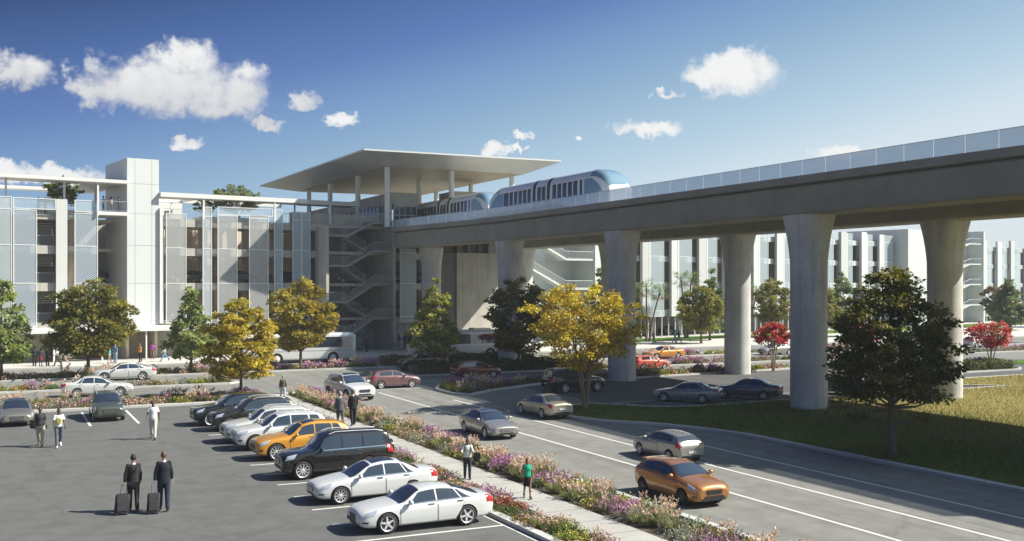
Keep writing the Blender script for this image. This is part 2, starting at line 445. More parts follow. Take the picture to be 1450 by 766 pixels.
def person(label, loc, heading, height, top, legs, skin='light', hair='black', stride=.0, style='trousers', sleeves='long', jacket=False, arms=((0,0),(0,0)), group=None, shoes=SHOE, fine=False, female=False, bald=False, collar=None):
    """faces local -y; arms: (forward swing, outward, elbow bend) in radians for right and left"""
    k = height/1.78; root = empty('person', loc, heading, label, 'person', group); root.scale = (k,k,k)
    vox = .016 if fine else .022
    V3 = Vector
    sw = .178 if not female else .158; hw = .095
    hip = {}; knee = {}; ank = {}; toe = {}
    for sd, ph in ((1,stride),(-1,-stride)):
        H = V3((hw*sd, 0, .92)); a = ph*.62; bend = max(0,-ph)*.75+ (.06 if stride else .03)
        K = H+V3((0.005*sd, -math.sin(a)*.44, -math.cos(a)*.44)); b = a-bend
        A = K+V3((0, -math.sin(b)*.42, -math.cos(b)*.42)); hip[sd],knee[sd],ank[sd] = H,K,A
        foot = V3((.02*sd, -.19*math.cos(b*.8), -.055+.19*max(0,math.sin(-b*.9))*-1))
        toe[sd] = A+foot
    low = min(min(ank[s].z-.075, toe[s].z-.025) for s in (1,-1)); drop = V3((0,0,-low))
    for d in (hip,knee,ank,toe):
        for s in d: d[s] = d[s]+drop
    dz = drop.z; ch = V3((0,-.01,1.30+dz)); neck = V3((0,-.005,1.46+dz)); head = V3((0,-.02,1.645+dz))
    sh = {s: V3((sw*s,0,1.425+dz)) for s in (1,-1)}; el = {}; wr_ = {}
    for s, ar in ((1,arms[0]),(-1,arms[1])):
        f, o = ar[0], ar[1]; be = ar[2] if len(ar) > 2 else .25; tw_ = ar[3] if len(ar) > 3 else 0
        d = V3((math.sin(o+.06)*s, -math.sin(f)*math.cos(o), -math.cos(f)*math.cos(o))).normalized(); el[s] = sh[s]+d*.29
        d2 = V3((math.sin(o*.5)*s-tw_*s, -math.sin(f+be), -math.cos(f+be))).normalized(); wr_[s] = el[s]+d2*.25
    # the body itself: one skin
    b = MB()
    b.tube([(0,0,.90+dz),(0,0,1.0+dz),(0,0,1.15+dz),(0,0,1.3+dz),(0,0,1.42+dz)],[.12,.135,.125,.14,.10],12,flat=1.25)
    b.tube([neck-V3((0,0,.07)),neck+V3((0,-.012,.10))],[.06,.052],10)
    b.ball(head,(.076,.096,.115),14,10); b.ball(head+V3((0,-.025,-.065)),(.052,.062,.06),10,7)
    b.ball(head+V3((0,-.102,-.012)),(.013,.02,.022),6,5)
    for s in (1,-1):
        b.ball(head+V3((.078*s,.008,-.01)),(.012,.022,.032),6,5)
        b.tube([sh[s]-V3((.05*s,0,0)),sh[s],el[s]],[.056,.048,.038],9); b.tube([el[s],wr_[s]],[.038,.027],9)
        b.tube([hip[s],hip[s].lerp(knee[s],.5),knee[s]],[.088,.076,.056],10); b.tube([knee[s],knee[s].lerp(ank[s],.35),ank[s]],[.056,.055,.036],10)
        b.tube([ank[s],ank[s]-V3((0,0,.03))],[.04,.045],8); b.tube([ank[s]+V3((0,.03,-.04)),toe[s]],[.042,.03],8)
        hd = (wr_[s]-el[s]).normalized(); pm = wr_[s]+hd*.05
        b.tube([wr_[s]-hd*.01,pm,wr_[s]+hd*.09],[.03,.042,.036],8,flat=.55)
    me = remesh(b, vox, 2)
    # fingers and thumbs grow out of each palm
    fb = MB()
    for s in (1,-1):
        hd = (wr_[s]-el[s]).normalized(); fw = V3((0,-1,0)); fw = (fw-hd*fw.dot(hd)).normalized(); inn = hd.cross(fw)*(1 if s < 0 else -1)
        for j in range(4):
            p = wr_[s]+hd*.075+fw*(.028-.019*j); l = (.072,.08,.075,.06)[j]
            fb.tube([p,p+hd*l*.45+inn*.004,p+hd*l*.8+inn*.016,p+hd*l*.98+inn*.03],[.0095,.009,.0085,.006],6)
        p = wr_[s]+hd*.025+fw*.03; fb.tube([p,p+hd*.03+fw*.022+inn*.006,p+hd*.062+fw*.026+inn*.012],[.012,.011,.008],6)
    bm_v = [tuple(v.co) for v in me.vertices]; bm_f = [tuple(p.vertices) for p in me.polygons]; nb = len(bm_v)
    tot = MB(); tot.v = bm_v+fb.v; tot.f = bm_f+[tuple(i+nb for i in f) for f in fb.f]; tot.m = [0]*len(tot.f)
    bpy.data.meshes.remove(me)
    tot.build('body', [SKIN[skin]], root, 80)
    for s in (1,-1):
        ey = MB(); ey.ball(head+V3((.03*s,-.088,.012)),(.012,.008,.008),6,4); ey.build('eye', [EYE], root)
    mo = MB(); mo.ball(head+V3((0,-.086,-.055)),(.024,.008,.008),8,4); mo.build('mouth', [LIP], root)
    # clothes follow the limbs a little outside the skin
    if style in ('trousers','skirt','shorts','dress'):
        t = MB()
        t.tube([(0,0,.86+dz),(0,0,.95+dz),(0,0,1.03+dz)],[.135,.148,.14],12,flat=1.22)
        if style == 'trousers':
            for s in (1,-1): t.tube([hip[s],hip[s].lerp(knee[s],.5),knee[s],knee[s].lerp(ank[s],.5),ank[s]+V3((0,0,-.01))],[.105,.094,.078,.07,.066],10)
        elif style == 'shorts':
            for s in (1,-1): t.tube([hip[s],knee[s]+V3((0,0,.02))],[.108,.09],10)
        else:
            zl = .52 if style == 'skirt' else .45
            mid = (knee[1]+knee[-1])*.5; t.tube([(0,0,.98+dz),(0,0,.85+dz),(mid.x,mid.y*.6,zl+dz)],[.14,.155,.165],14,flat=1.1)
        o = link('trousers' if style != 'skirt' else 'skirt', remesh(t, vox, 2), root); o.data.materials.append(cloth(legs))
    s_ = MB(); hem = .80 if jacket else .93
    s_.tube([(0,.0,hem+dz),(0,0,1.02+dz),(0,0,1.16+dz),(0,0,1.30+dz),(0,0,1.41+dz),(0,0,1.455+dz)],[.158 if jacket else .152,.15,.143 if not female else .125,.158,.13,.085],14,flat=1.22)
    for s in (1,-1):
        s_.ball(sh[s]-V3((.022*s,0,.012)),.074,10,8)
        if sleeves == 'long': s_.tube([sh[s]-V3((.03*s,0,0)),el[s],el[s].lerp(wr_[s],.93)],[.070,.061,.048],10)
        elif sleeves == 'short': s_.tube([sh[s]-V3((.03*s,0,0)),sh[s].lerp(el[s],.72)],[.072,.066],10)
    o = link('jacket' if jacket else 'shirt', remesh(s_, vox, 2), root); o.data.materials.append(cloth(top))
    if jacket or collar:
        c = MB(); c.tube([neck-V3((0,-.01,.04)),neck+V3((0,.0,.025))],[.072,.066],12); c.build('collar',[cloth(collar or (.7,.7,.72))],root,60)
    for s in (1,-1):
        f = MB(); f.tube([ank[s]+V3((0,.035,-.042)),ank[s]+V3((0,-.06,-.045)),toe[s]+V3((0,0,.0)),toe[s]+V3((0,-.03,-.004))],[.042,.046,.040,.022],10)
        f.tube([ank[s]+V3((0,.005,.02)),ank[s]+V3((0,0,-.045))],[.046,.05],8)
        f.build('shoe', [shoes], root, 60)
    if not bald or hair:
        h = MB(); e = .006 if bald else .016
        h.ball(head+V3((0,.014,.018)),(.076+e,.092+e,.104+e),14,9)
        for i,p in enumerate(h.v):   # hairline: pull the part over the face back inside the head
            q = V3(p)-head
            if q.y < -.03 and q.z < .062: h.v[i] = tuple(head+V3((q.x*.7, max(q.y,-.06)*.5, q.z*.7)))
            elif q.z < -.045: h.v[i] = tuple(head+V3((q.x*.75,q.y*.75,-.05)))
        if female:
            h.tube([head+V3((0,.06,.03)),head+V3((0,.075,-.06)),head+V3((0,.07,-.19))],[.085,.085,.05],10,flat=1.1)
        h.build('hair', [HAIRM[hair]], root, 60)
    root['_wr'] = 0
    return root, {s: (wr_[s]+(wr_[s]-el[s]).normalized()*.07)*k for s in (1,-1)}

def world_pt(root, p):
    return Matrix.Translation(root.location) @ Matrix.Rotation(root.rotation_euler.z,4,'Z') @ Vector(p)
SUITCASE = plain('black_nylon', (.022,.022,.025), .7, var=.3, scale=20, bump=.2)
def suitcase(label, loc, rz, grip, rail, w=.40, h=.58, d=.24):
    """upright trolley case; its telescopic handle reaches the hand at grip (world point)"""
    root = empty('suitcase', loc, rz, label, 'suitcase')
    inv = (Matrix.Translation(Vector(loc)) @ Matrix.Rotation(rz,4,'Z')).inverted(); g = inv @ Vector(grip)
    t = Vector((g.x, g.y, 0))*(1/max(g.z,.1))          # tilt towards the hand
    if t.length > .28: t = t.normalized()*.28
    def at(x,y,z): return Vector((x+t.x*z, y+t.y*z, z))
    prof = [(-w/2+.05,-d/2),(w/2-.05,-d/2),(w/2,-d/2+.05),(w/2,d/2-.05),(w/2-.05,d/2),(-w/2+.05,d/2),(-w/2,d/2-.05),(-w/2,-d/2+.05)]
    b = MB(); rows = []
    for z,s in ((.06,.92),(.09,1),(.06+h-.05,1),(.06+h,.9)): rows.append([at(x*s,y*s,z) for x,y in prof])
    n = len(prof)
    for r in rows: b.v.extend(tuple(p) for p in r)
    for i in range(3):
        for j in range(n): b.f.append((i*n+j,i*n+(j+1)%n,(i+1)*n+(j+1)%n,(i+1)*n+j)); b.m.append(0)
    b.f += [tuple(range(n-1,-1,-1)), tuple(range(3*n,4*n))]; b.m += [0,0]
    b.build('shell',[SUITCASE],root,35)
    q = MB(); rows = [[at(x,-d/2-.03,z) for z in (.13,.44)] for x in (-w*.36,w*.36)]
    q.add([at(-w*.36,-d/2-.002,.13),at(w*.36,-d/2-.002,.13),at(w*.36,-d/2-.002,.46),at(-w*.36,-d/2-.002,.46),at(-w*.33,-d/2-.035,.15),at(w*.33,-d/2-.035,.15),at(w*.33,-d/2-.035,.44),at(-w*.33,-d/2-.035,.44)],[(4,5,6,7),(0,1,5,4),(1,2,6,5),(2,3,7,6),(3,0,4,7)])
    q.build('front_pocket',[SUITCASE],root)
    hd = MB()
    for x in (-.09,.09): hd.tube([at(x,d*.2,.06+h),at(x+0,d*.2,0)*0+g+Vector((x,0,0))],.009,6)
    hd.tube([g+Vector((-.105,0,0)),g+Vector((.105,0,0))],.016,8); hd.build('handle',[rail],root,60)
    for sx in (-1,1):
        for sy in (-1,1):
            wb = MB(); wb.lathe([(.001,-.015),(.03,-.015),(.032,0),(.03,.015),(.001,.015)],10,0,Matrix.Translation((sx*w*.38,sy*d*.34,.032)) @ Matrix.Rotation(R(90),4,'Y')); wb.tube([(sx*w*.38,sy*d*.34,.05),at(sx*w*.38,sy*d*.34,.08)],.014,6); wb.build('caster',[RUBBER],root,60)
    return root
def shoulder_bag(label, loc, rz, sx, sy, sz, col, hang=None):
    root = empty('shoulder_bag', loc, rz, label, 'bag'); b = MB()
    b.ball((0,0,0),(sx/2,sy/2,sz/2),12,8); b.v = [(max(-sx*.42,min(sx*.42,x)),y,max(-sz*.42,min(sz*.42,z))) for x,y,z in b.v]
    b.build('pouch',[cloth(col)],root,50); f = MB(); f.box(-sx*.40,sx*.40,-sy*.5,-sy*.3,0,sz*.40); f.build('flap',[cloth(col)],root)
    if hang:
        s = MB(); pts = [Vector(p) for p in hang]; s.tube(pts,[.018]*len(pts),6,flat=.4); s.build('strap',[cloth(col)],root,60)
    return root
def gpt(u,v,z): return (u*math.cos(FA)-v*math.sin(FA), 116+u*math.sin(FA)+v*math.cos(FA), z)
FA = math.atan(.158); PI = math.pi
# ------------------------------------------------------------------ people
def face(dx,dy): return math.atan2(dy,dx)+PI/2
DK = (.028,.027,.03); NAVY = (.02,.022,.032); CHAR = (.05,.052,.056); KH = (.42,.36,.26); DENIM = (.07,.11,.18); WT = (.72,.72,.70)
def case_spot(root, hand, left, back):
    p = world_pt(root, hand); return (p.x-left, p.y+back, 0)
def hang(f,o=.05,b=.25): return (f,o,b)
p1, h1 = person('man in a dark suit with a shoulder bag, seen from behind, pulling a suitcase',(4.22,38.95,0),face(.05,1),1.98,(.032,.029,.028),(.03,.028,.028),'light','black',.22,jacket=True,arms=(hang(-.12,.16,.05),hang(.1)),fine=True,group='travellers with suitcases')
p2, h2 = person('man in a navy suit jacket and jeans, seen from behind, pulling a suitcase',(5.2,38.6,0),face(.1,1),2.06,NAVY,(.025,.035,.05),'light','brown',.2,jacket=True,arms=(hang(-.1,.16,.05),hang(.05,.1)),fine=True,group='travellers with suitcases')
suitcase('wide black trolley suitcase pulled by the man with the shoulder bag',case_spot(p1,h1[1],.14,-.30),face(.05,1)+PI,world_pt(p1,h1[1]),DARKALLOY,.48,.62,.26)
suitcase('black trolley suitcase with a silver handle beside the man in jeans',case_spot(p2,h2[1],.10,-.28),face(.1,1)+PI,world_pt(p2,h2[1]),CHROME,.42,.62,.25)
shoulder_bag('black messenger bag hanging at the back of the suited man',(4.18,38.74,.98),face(.05,1)+PI,.46,.14,.30,(.015,.015,.018),[(-.16,.02,.1),(.02,.0,.40),(.17,.06,.66),(.16,.2,.68),(.05,.36,.3),(-.15,.3,.0)])
person('man in a grey shirt and khaki trousers, walking left of another man',(1.79,56.73,0),face(-.15,-1),1.98,CHAR,KH,'dark','black',.55,sleeves='short',arms=(hang(.3,.2),hang(-.1)),fine=True,bald=True,group='men walking in the parking lot')
shoulder_bag('black bag over the shoulder of the man in the grey shirt',(1.45,56.68,1.12),face(-.15,-1),.34,.16,.5,(.02,.02,.022))
p4,_ = person('man in a white printed T-shirt and faded jeans, walking in the lot',(2.6,56.1,0),face(.05,-1),1.92,WT,(.10,.12,.14),'dark','black',-.5,sleeves='short',arms=(hang(.35,.1),hang(.3,.1,.5)),fine=True,bald=True,shoes=WHITE,group='men walking in the parking lot')
pr = MB(); pr.ball((0,-.178,1.2),(.11,.012,.15),8,6); pr.build('shirt_print',[cloth((.36,.32,.05))],p4)
person('man in a white shirt and cream trousers walking across the lot',(7.12,56.8,0),face(-.25,-1),2.02,WT,(.55,.52,.45),'dark','black',.5,sleeves='short',arms=(hang(-.2,.15),hang(.2,.15,.5)),fine=True,bald=True,group='men walking in the parking lot')
b6,_ = person('man in a white pullover on the footpath holding a dark bag',(17.05,38.95,.1),face(-.35,-1),1.63,(.62,.61,.57),(.04,.045,.05),'dark','black',.12,arms=(hang(.5,.15,1.1),hang(.45,.25,1.25)),fine=True,bald=True,collar=(.6,.6,.58),group='people on the footpath')
shoulder_bag('dark bag held in front by the man in the white pullover',(17.32,38.62,1.02),face(-.35,-1),.34,.2,.46,(.03,.028,.026),[(-.1,0,.2),(-.12,-.02,.34),(-.2,0,.36)])
b7 = MB(); b7.ball((0,.17,1.25),(.17,.1,.24),10,7); b7.tube([(.13,.1,1.45),(.12,-.10,1.46),(.12,-.16,1.3),(.13,.05,1.1)],.02,5); b7.tube([(-.13,.1,1.45),(-.12,-.10,1.46),(-.12,-.16,1.3),(-.13,.05,1.1)],.02,5); b7.build('backpack',[cloth((.05,.055,.065))],b6,60)
person('woman in a green sleeveless blouse and black skirt on the footpath',(17.5,34.45,.1),face(-.3,-1),1.48,(.02,.36,.22),(.018,.016,.02),'mid','brown',.35,style='skirt',sleeves='none',arms=(hang(.15,.15),hang(-.1,.25)),fine=True,female=True,group='people on the footpath')
person('man in a brown pullover and light jeans walking away at the top of the footpath',(17.4,71.2,.1),face(.1,1),1.72,(.10,.085,.06),(.32,.38,.42),'light','grey',.55,arms=(hang(.2),hang(-.2)),group='people on the footpath')
person('man with grey hair in a grey suit walking beside a darker suit',(16.95,56.3,.1),face(.1,1),1.95,(.10,.105,.11),(.08,.085,.09),'light','grey',.35,jacket=True,arms=(hang(.1),hang(-.1)),group='people on the footpath')
person('man in a black suit walking away on the footpath behind the amber car',(17.75,56.5,.1),face(.1,1),2.0,(.022,.022,.024),(.02,.02,.022),'light','brown',-.35,jacket=True,arms=(hang(-.1),hang(.1)),group='people on the footpath')
gl = 'people outside the garage'
Q = [('man in a dark shirt, leftmost of three standing under the canopy',3.0,111.3,face(-.3,1),1.9,(.03,.033,.04),(.025,.025,.03),'dark','black',0,{}),
 ('woman in a dark red skirt in the middle of the three under the canopy',3.55,111.2,face(.3,1),1.75,(.06,.06,.07),(.22,.03,.06),'dark','black',0,dict(style='skirt',female=True)),
 ('man in black with a pack, rightmost of three standing under the canopy',4.15,111.2,face(.5,.9),1.85,(.02,.02,.022),(.02,.02,.02),'mid','black',0,{}),
 ('man in a white shirt walking left beside a blonde woman',4.95,110.2,face(-1,-.2),1.95,(.6,.6,.58),(.05,.05,.055),'mid','grey',.5,{}),
 ('blonde woman in a grey dress walking left beside a man',5.6,110.25,face(-1,-.2),1.98,(.25,.25,.25),(.12,.12,.13),'light','blond',-.6,dict(style='skirt',female=True,sleeves='short')),
 ('blond child-sized person in a turquoise top beside a tall man in denim',9.85,111.5,face(.8,-.5),1.6,(.12,.45,.48),(.5,.42,.32),'light','blond',.2,dict(female=True,sleeves='short')),
 ('tall man in denim with a turquoise-topped companion near the tower',10.35,111.4,face(-.4,-.9),2.05,(.10,.16,.24),(.22,.33,.42),'light','brown',.1,{}),
 ('woman with an orange top and bag in front of the tower',12.75,111.9,face(-.7,-.6),1.9,(.45,.17,.07),(.025,.025,.03),'mid','brown',.4,dict(female=True)),
 ('woman in a purple top under the tower canopy',14.5,116.4,face(.2,-1),1.75,(.28,.05,.25),(.2,.12,.09),'dark','black',.15,dict(female=True)),
 ('man in blue jeans striding left beside the pointed tree',15.15,112.2,face(-1,-.3),1.9,(.40,.42,.44),(.13,.26,.40),'light','grey',.75,{}),
 ('woman in a short dark dress, left of two near the open stair',36.6,117.4,face(.6,-.8),1.85,(.045,.05,.07),(.035,.04,.06),'mid','black',.2,dict(style='skirt',female=True)),
 ('woman in dark clothes, right of two near the open stair',38.6,117.6,face(-.6,-.8),1.9,(.04,.045,.06),(.03,.035,.05),'mid','black',.25,dict(female=True)),
 ('person standing inside the glazed ground floor behind the stair',38.9,123.6,face(.2,-1),1.75,(.12,.13,.16),(.06,.07,.09),'mid','black',0,{}),
 ('woman in a pale skirt, leftmost of three by the glass wall',43.0,118.7,face(.5,-.8),1.95,(.05,.055,.08),(.14,.16,.18),'mid','black',.15,dict(style='skirt',female=True)),
 ('man in blue grey, middle of three by the glass wall',43.9,118.9,face(-.4,-.8),2.05,(.05,.06,.09),(.05,.055,.07),'mid','black',.1,{}),
 ('person in a blue shirt, rightmost of three by the glass wall',44.6,119.0,face(-.7,-.6),2.05,(.06,.08,.13),(.12,.14,.17),'mid','black',.1,{})]
for lb,x,y,rz,h,tp,lg,sk,hr,st,kw in Q:
    person(lb,(x,y,.115),rz,h,tp,lg,sk,hr,st,arms=(hang(.35,.1,.5),hang(-.1,.12,.35)),group=gl,**kw)
rf = 'people on the garage roof'
for lb,u,v,z,rz,h,tp,lg,kw in (('man in a black top at the roof rail, left of a pair',3.7,.8,15.18,face(.7,.6),1.75,(.02,.02,.025),(.10,.11,.12),{}),('woman in black at the roof rail, right of a pair',4.35,.8,15.18,face(-.7,.6),1.65,(.02,.02,.022),(.06,.03,.03),dict(female=True)),
    ('man in a pale shirt, left of three on the roof balcony by the tower',10.0,.5,15.62,face(.6,.6),1.75,(.4,.36,.36),(.05,.05,.06),{}),('woman in pink grey, middle of three on the roof balcony',10.75,.4,15.62,face(-.3,.8),1.68,(.28,.2,.2),(.1,.08,.08),dict(female=True)),('man in dark clothes, right of three on the roof balcony',11.6,.5,15.62,face(-.8,.5),1.75,(.05,.05,.06),(.04,.04,.05),{})):
    person(lb,gpt(u,v,z),rz,h,tp,lg,'mid','black',.0,arms=(hang(.3,.1,.6),hang(0)),group=rf,**kw)
fw = 'people on the far pavement'
for lb,x,y,rz,h,tp,lg,st,kw in (('man in a grey suit striding by the left palms',78.0,116.5,face(-1,-.2),1.85,(.10,.11,.12),(.09,.10,.11),.6,dict(jacket=True)),('person in a teal top, left of a walking pair far off',81.2,116.2,face(1,-.1),1.85,(.08,.30,.26),(.12,.20,.30),.6,{}),('person in dark blue, right of a walking pair far off',82.1,116.6,face(1,-.1),1.85,(.06,.08,.13),(.16,.22,.30),-.6,{}),
    ('person in a blue top beside the second palm clump',95.6,117.0,face(.2,-1),1.8,(.12,.17,.28),(.45,.33,.25),.2,dict(style='shorts',sleeves='short')),('person in a red top, left of a pair walking at the far right',172.5,122,face(1,0),1.9,(.3,.12,.1),(.12,.13,.15),.6,{}),('person in pale blue, right of a pair walking at the far right',175.0,122.2,face(1,0),1.9,(.35,.42,.5),(.25,.32,.42),-.6,{})):
    person(lb,(x,y,.115),rz,h,tp,lg,'mid','black',st,arms=(hang(.3),hang(-.3)),group=fw,**kw)
# ------------------------------------------------------------------ the ground, roads, kerbs and painted lines
def sheet(name, poly, z, mat, kind='structure'):
    b = MB(); b.sheet(poly, z); return tag(b.build(name, mat), kind=kind)
def rect(x0,x1,y0,y1): return [(x0,y0),(x1,y0),(x1,y1),(x0,y1)]
def smooth_line(pts, n=8):
    out = []
    P = [pts[0]]+list(pts)+[pts[-1]]
    for i in range(1,len(P)-2):
        p0,p1,p2,p3 = (Vector((*q,0)) for q in P[i-1:i+3])
        for k in range(n):
            t = k/n
            q = .5*((2*p1)+(p2-p0)*t+(2*p0-5*p1+4*p2-p3)*t*t+(3*p1-p0-3*p2+p3)*t**3)
            out.append((q.x,q.y))
    out.append(tuple(pts[-1])); return out
def ribbon(b, pts, w, z0, z1, m=0, side=0.5):
    """a strip of width w along pts, from z0 up to z1"""
    L, Rr = [], []
    for i,p in enumerate(pts):
        a = Vector(pts[max(i-1,0)]); c = Vector(pts[min(i+1,len(pts)-1)]); d = (c-a).normalized(); nn = Vector((-d.y,d.x))
        L.append(Vector(p)+nn*w*(1-side)); Rr.append(Vector(p)-nn*w*side)
    P = [[(l.x,l.y,z0),(l.x,l.y,z1),(r.x,r.y,z1),(r.x,r.y,z0)] for l,r in zip(L,Rr)]
    b.grid(P, m)
    for e, fl in ((P[0],False),(P[-1],True)): b.add(e, [(0,1,2,3) if not fl else (3,2,1,0)], m)
def kerb(pts, closed=False, w=.32, h=.14, mat=None):
    if closed: pts = list(pts)+[pts[0]]
    b = MB(); ribbon(b, pts, w, -.05, h); return tag(b.build('kerb', mat or KERB), kind='structure')

def meadow():
    m = N('distant_ground'); v = m.obj(); f = m.noise(v, .02, 5, .6)
    return m.done(m.bsdf(m.mix(f,(.12,.12,.07),(.2,.19,.13)), .95))
def turf(name, greens, dry=None):
    m = N(name); v = m.obj(); a = m.noise(v, .5, 6, .65); f = m.noise(m.obj((1,1.6,1)), 7, 5, .7)
    c = m.mix(m.ramp(a,[(.35,(0,)*3),(.65,(1,)*3)]), greens[0], greens[1])
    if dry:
        # dry gold tinted onto the sunlit east, green onto the guideway's shade, in patches
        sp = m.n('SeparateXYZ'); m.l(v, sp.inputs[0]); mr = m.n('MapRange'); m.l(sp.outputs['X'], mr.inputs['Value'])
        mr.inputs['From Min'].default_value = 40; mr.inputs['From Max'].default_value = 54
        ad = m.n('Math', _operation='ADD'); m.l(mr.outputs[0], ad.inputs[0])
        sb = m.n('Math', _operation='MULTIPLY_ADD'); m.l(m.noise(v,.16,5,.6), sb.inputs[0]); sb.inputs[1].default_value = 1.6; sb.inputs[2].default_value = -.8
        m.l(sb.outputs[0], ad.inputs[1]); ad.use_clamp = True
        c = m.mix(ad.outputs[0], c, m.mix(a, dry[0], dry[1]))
    c = m.mix(1.0, c, m.ramp(f,[(.3,(.6,)*3),(.7,(1.3,)*3)]), 'MULTIPLY')
    return m.done(m.bsdf(c, .95, spec=.1, normal=m.bump(f, .9, .06)))

sheet('ground', rect(-900,1600,-600,2400), -.03, meadow())
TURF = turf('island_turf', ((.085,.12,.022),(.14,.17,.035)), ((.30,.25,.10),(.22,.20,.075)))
LAWN = turf('lawn', ((.07,.13,.02),(.11,.19,.03)))
# parking lot
sheet('parking_lot', rect(-40,15.3,-5,72.0), 0.0, ASPH_LOT)
# the avenue and the frontage lanes it crosses
sheet('road', rect(21.0,36.5,-5,76.6), 0.0, ASPH)
sheet('road', rect(-60,160,76.6,95.5), 0.0, ASPH)
sheet('bus_lane', rect(-60,220,95.5,109.1), 0.0, ASPH)
sheet('service_road', rect(36.5,170,50,76.6), 0.0, ASPH2)
sheet('pavement', [(-60,109.1),(230,109.1),(230,190),(66,190),(66,126),(30,120.5),(-60,106.6+.0)][:3]+[(66,175),(66,126.2),(30,120.6),(-60,113)], .11, WALK)
kerb([(-60,109.0),(230,109.0)])
# walk between the two planting strips
sheet('footpath', rect(16.75,18.5,-5,75.2), .1, PATHC)
jt = MB()
for k in range(44): jt.sheet(rect(16.76,18.49,-4+1.8*k,-3.98+1.8*k), .104)
tag(jt.build('footpath_joint', CONCD), kind='structure')
kerb([(15.36,-5),(15.36,63.0),(15.9,64.6),(17.0,66),(16.6,71.8),(-40,71.9)])
b = MB(); b.sheet(rect(15.5,16.75,-5,63.5),.05); tag(b.build('soil', BARE), kind='structure')
b = MB(); b.sheet(rect(18.5,20.9,-5,76),.05); tag(b.build('soil', BARE), kind='structure')
kerb([(21.0,-5),(21.0,74.6),(20.6,75.8),(19.6,76.2),(18.6,75.6)])
# beds in front of the garage
BED1 = [(-40,72.1),(16.9,72.1),(17.3,74.2),(16.4,76.3),(-40,76.5)]
BED2 = [(-40,85.5),(16.6,85.5),(17.4,86.3),(16.6,87.2),(-40,87.2)]
BED3 = rect(-40,33.2,95.8,98.5)
MED1 = [(29.7,73.6),(29.6,70.2),(30.4,69.0),(33.2,71.3),(38.9,74.3),(44.9,74.6),(50.5,75.8),(67.5,77.4),(67.8,78.2),(50,78.0),(31.2,76.9)]
HB2 = rect(32.4,50,85.5,87.3); FB2 = rect(50,118,85.5,87.6)
HB3 = rect(33.2,50,96.0,98.5); FB3 = rect(50,124,96.0,98.6)
for p in (BED1,BED2,BED3,MED1,HB2,FB2,HB3,FB3):
    b = MB(); b.prism(p, -.05, .07); tag(b.build('soil', BARE), kind='structure')
    kerb(p, True, .3, .14)
# grass island inside the bend of the service road
ISLE = smooth_line([(35.5,-5),(35.5,20),(35.5,40),(35.3,45),(33.8,49.4),(31.6,52.4),(30.75,55.3),(31.3,58),(33.0,59.7),(35.4,60.0),(38.6,56.6),(43,56.0),(48.7,56.3),(58,56.2),(71,56.4)],6)
ISLE2 = ISLE+[(66,59.6),(70,62.6),(90,63),(170,60),(170,-5)]
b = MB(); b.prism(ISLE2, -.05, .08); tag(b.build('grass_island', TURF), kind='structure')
kerb(ISLE, False, .42, .13)
kerb([(71,56.4),(66,59.6),(70,62.6),(90,63.0),(170,60)], False, .3, .13)
# small kerbed island under the red tree on the right
for p in ([(71.5,66.8),(86,67.2),(87.5,68.4),(86,70.2),(72.5,69.8)],):
    b = MB(); b.prism(p, -.05, .08); tag(b.build('soil', BARE), kind='structure'); kerb(p, True, .3, .14)
b = MB(); b.prism([(89,72),(150,69),(150,73),(91,75)], -.05, .09); tag(b.build('lawn', LAWN), kind='structure')
b = MB(); b.sheet([(70,119.5),(230,150),(230,160),(70,126)], .118); tag(b.build('lawn', LAWN), kind='structure')

# painted lines
pl = MB()
def line(p, q, w=.14, z=.006): 
    ribbon(pl, [p,q], w, z-.0005, z)
for x0,y0,y1 in ((25.22,-5,74),(28.27,-5,67),(31.42,-5,47.6)): line((x0,y0),(x0,y1),.16)
line((21.3,76.4),(29.4,75.9),.14)
for k in range(6): line((31+6*k,80.9),(34+6*k,80.9),.12)
for y in (26.3,28.8,31.35,33.9,36.45,39.0,41.6,44.1,46.65,49.2,51.8,54.4,56.95,59.5,62.1): line((9.95,y),(15.0,y),.14)
line((15.05,-5),(15.05,62.1),.1)
for x in (-8.4,-5.8,-3.2,-.6,2.0,4.6,7.2): line((x,63.6),(x,70.6),.15)
# bays of the waiting strip
for k in range(6):
    t = k*2.75; line((37.4+t*.9,60.3-t*.28 if k<2 else 59.5),(39.2+t*.98,56.7),.12)
line((37.2,60.5),(56,60.3),.12); line((39.2,56.7),(66,56.75),.1)
tag(pl.build('road_marking', ROADPAINT), kind='structure')
# ------------------------------------------------------------------ lofted bodies (cars, buses, trains)
def interp(pts, s):
    """monotone cubic through (s, value) points"""
    x = np.array([p[0] for p in pts], float); y = np.array([p[1] for p in pts], float)
    h = np.diff(x); d = np.diff(y)/h; m = np.zeros(len(x)); m[0]=d[0]; m[-1]=d[-1]
    for i in range(1,len(x)-1):
        m[i] = 0 if d[i-1]*d[i] <= 0 else 3*(h[i-1]+h[i])/((2*h[i]+h[i-1])/d[i-1]+(h[i]+2*h[i-1])/d[i])
    s = np.clip(s, x[0], x[-1]); i = np.clip(np.searchsorted(x, s)-1, 0, len(h)-1); t = (s-x[i])/h[i]
    return ((2*t**3-3*t**2+1)*y[i]+(t**3-2*t**2+t)*h[i]*m[i]+(-2*t**3+3*t**2)*y[i+1]+(t**3-t**2)*h[i]*m[i+1])

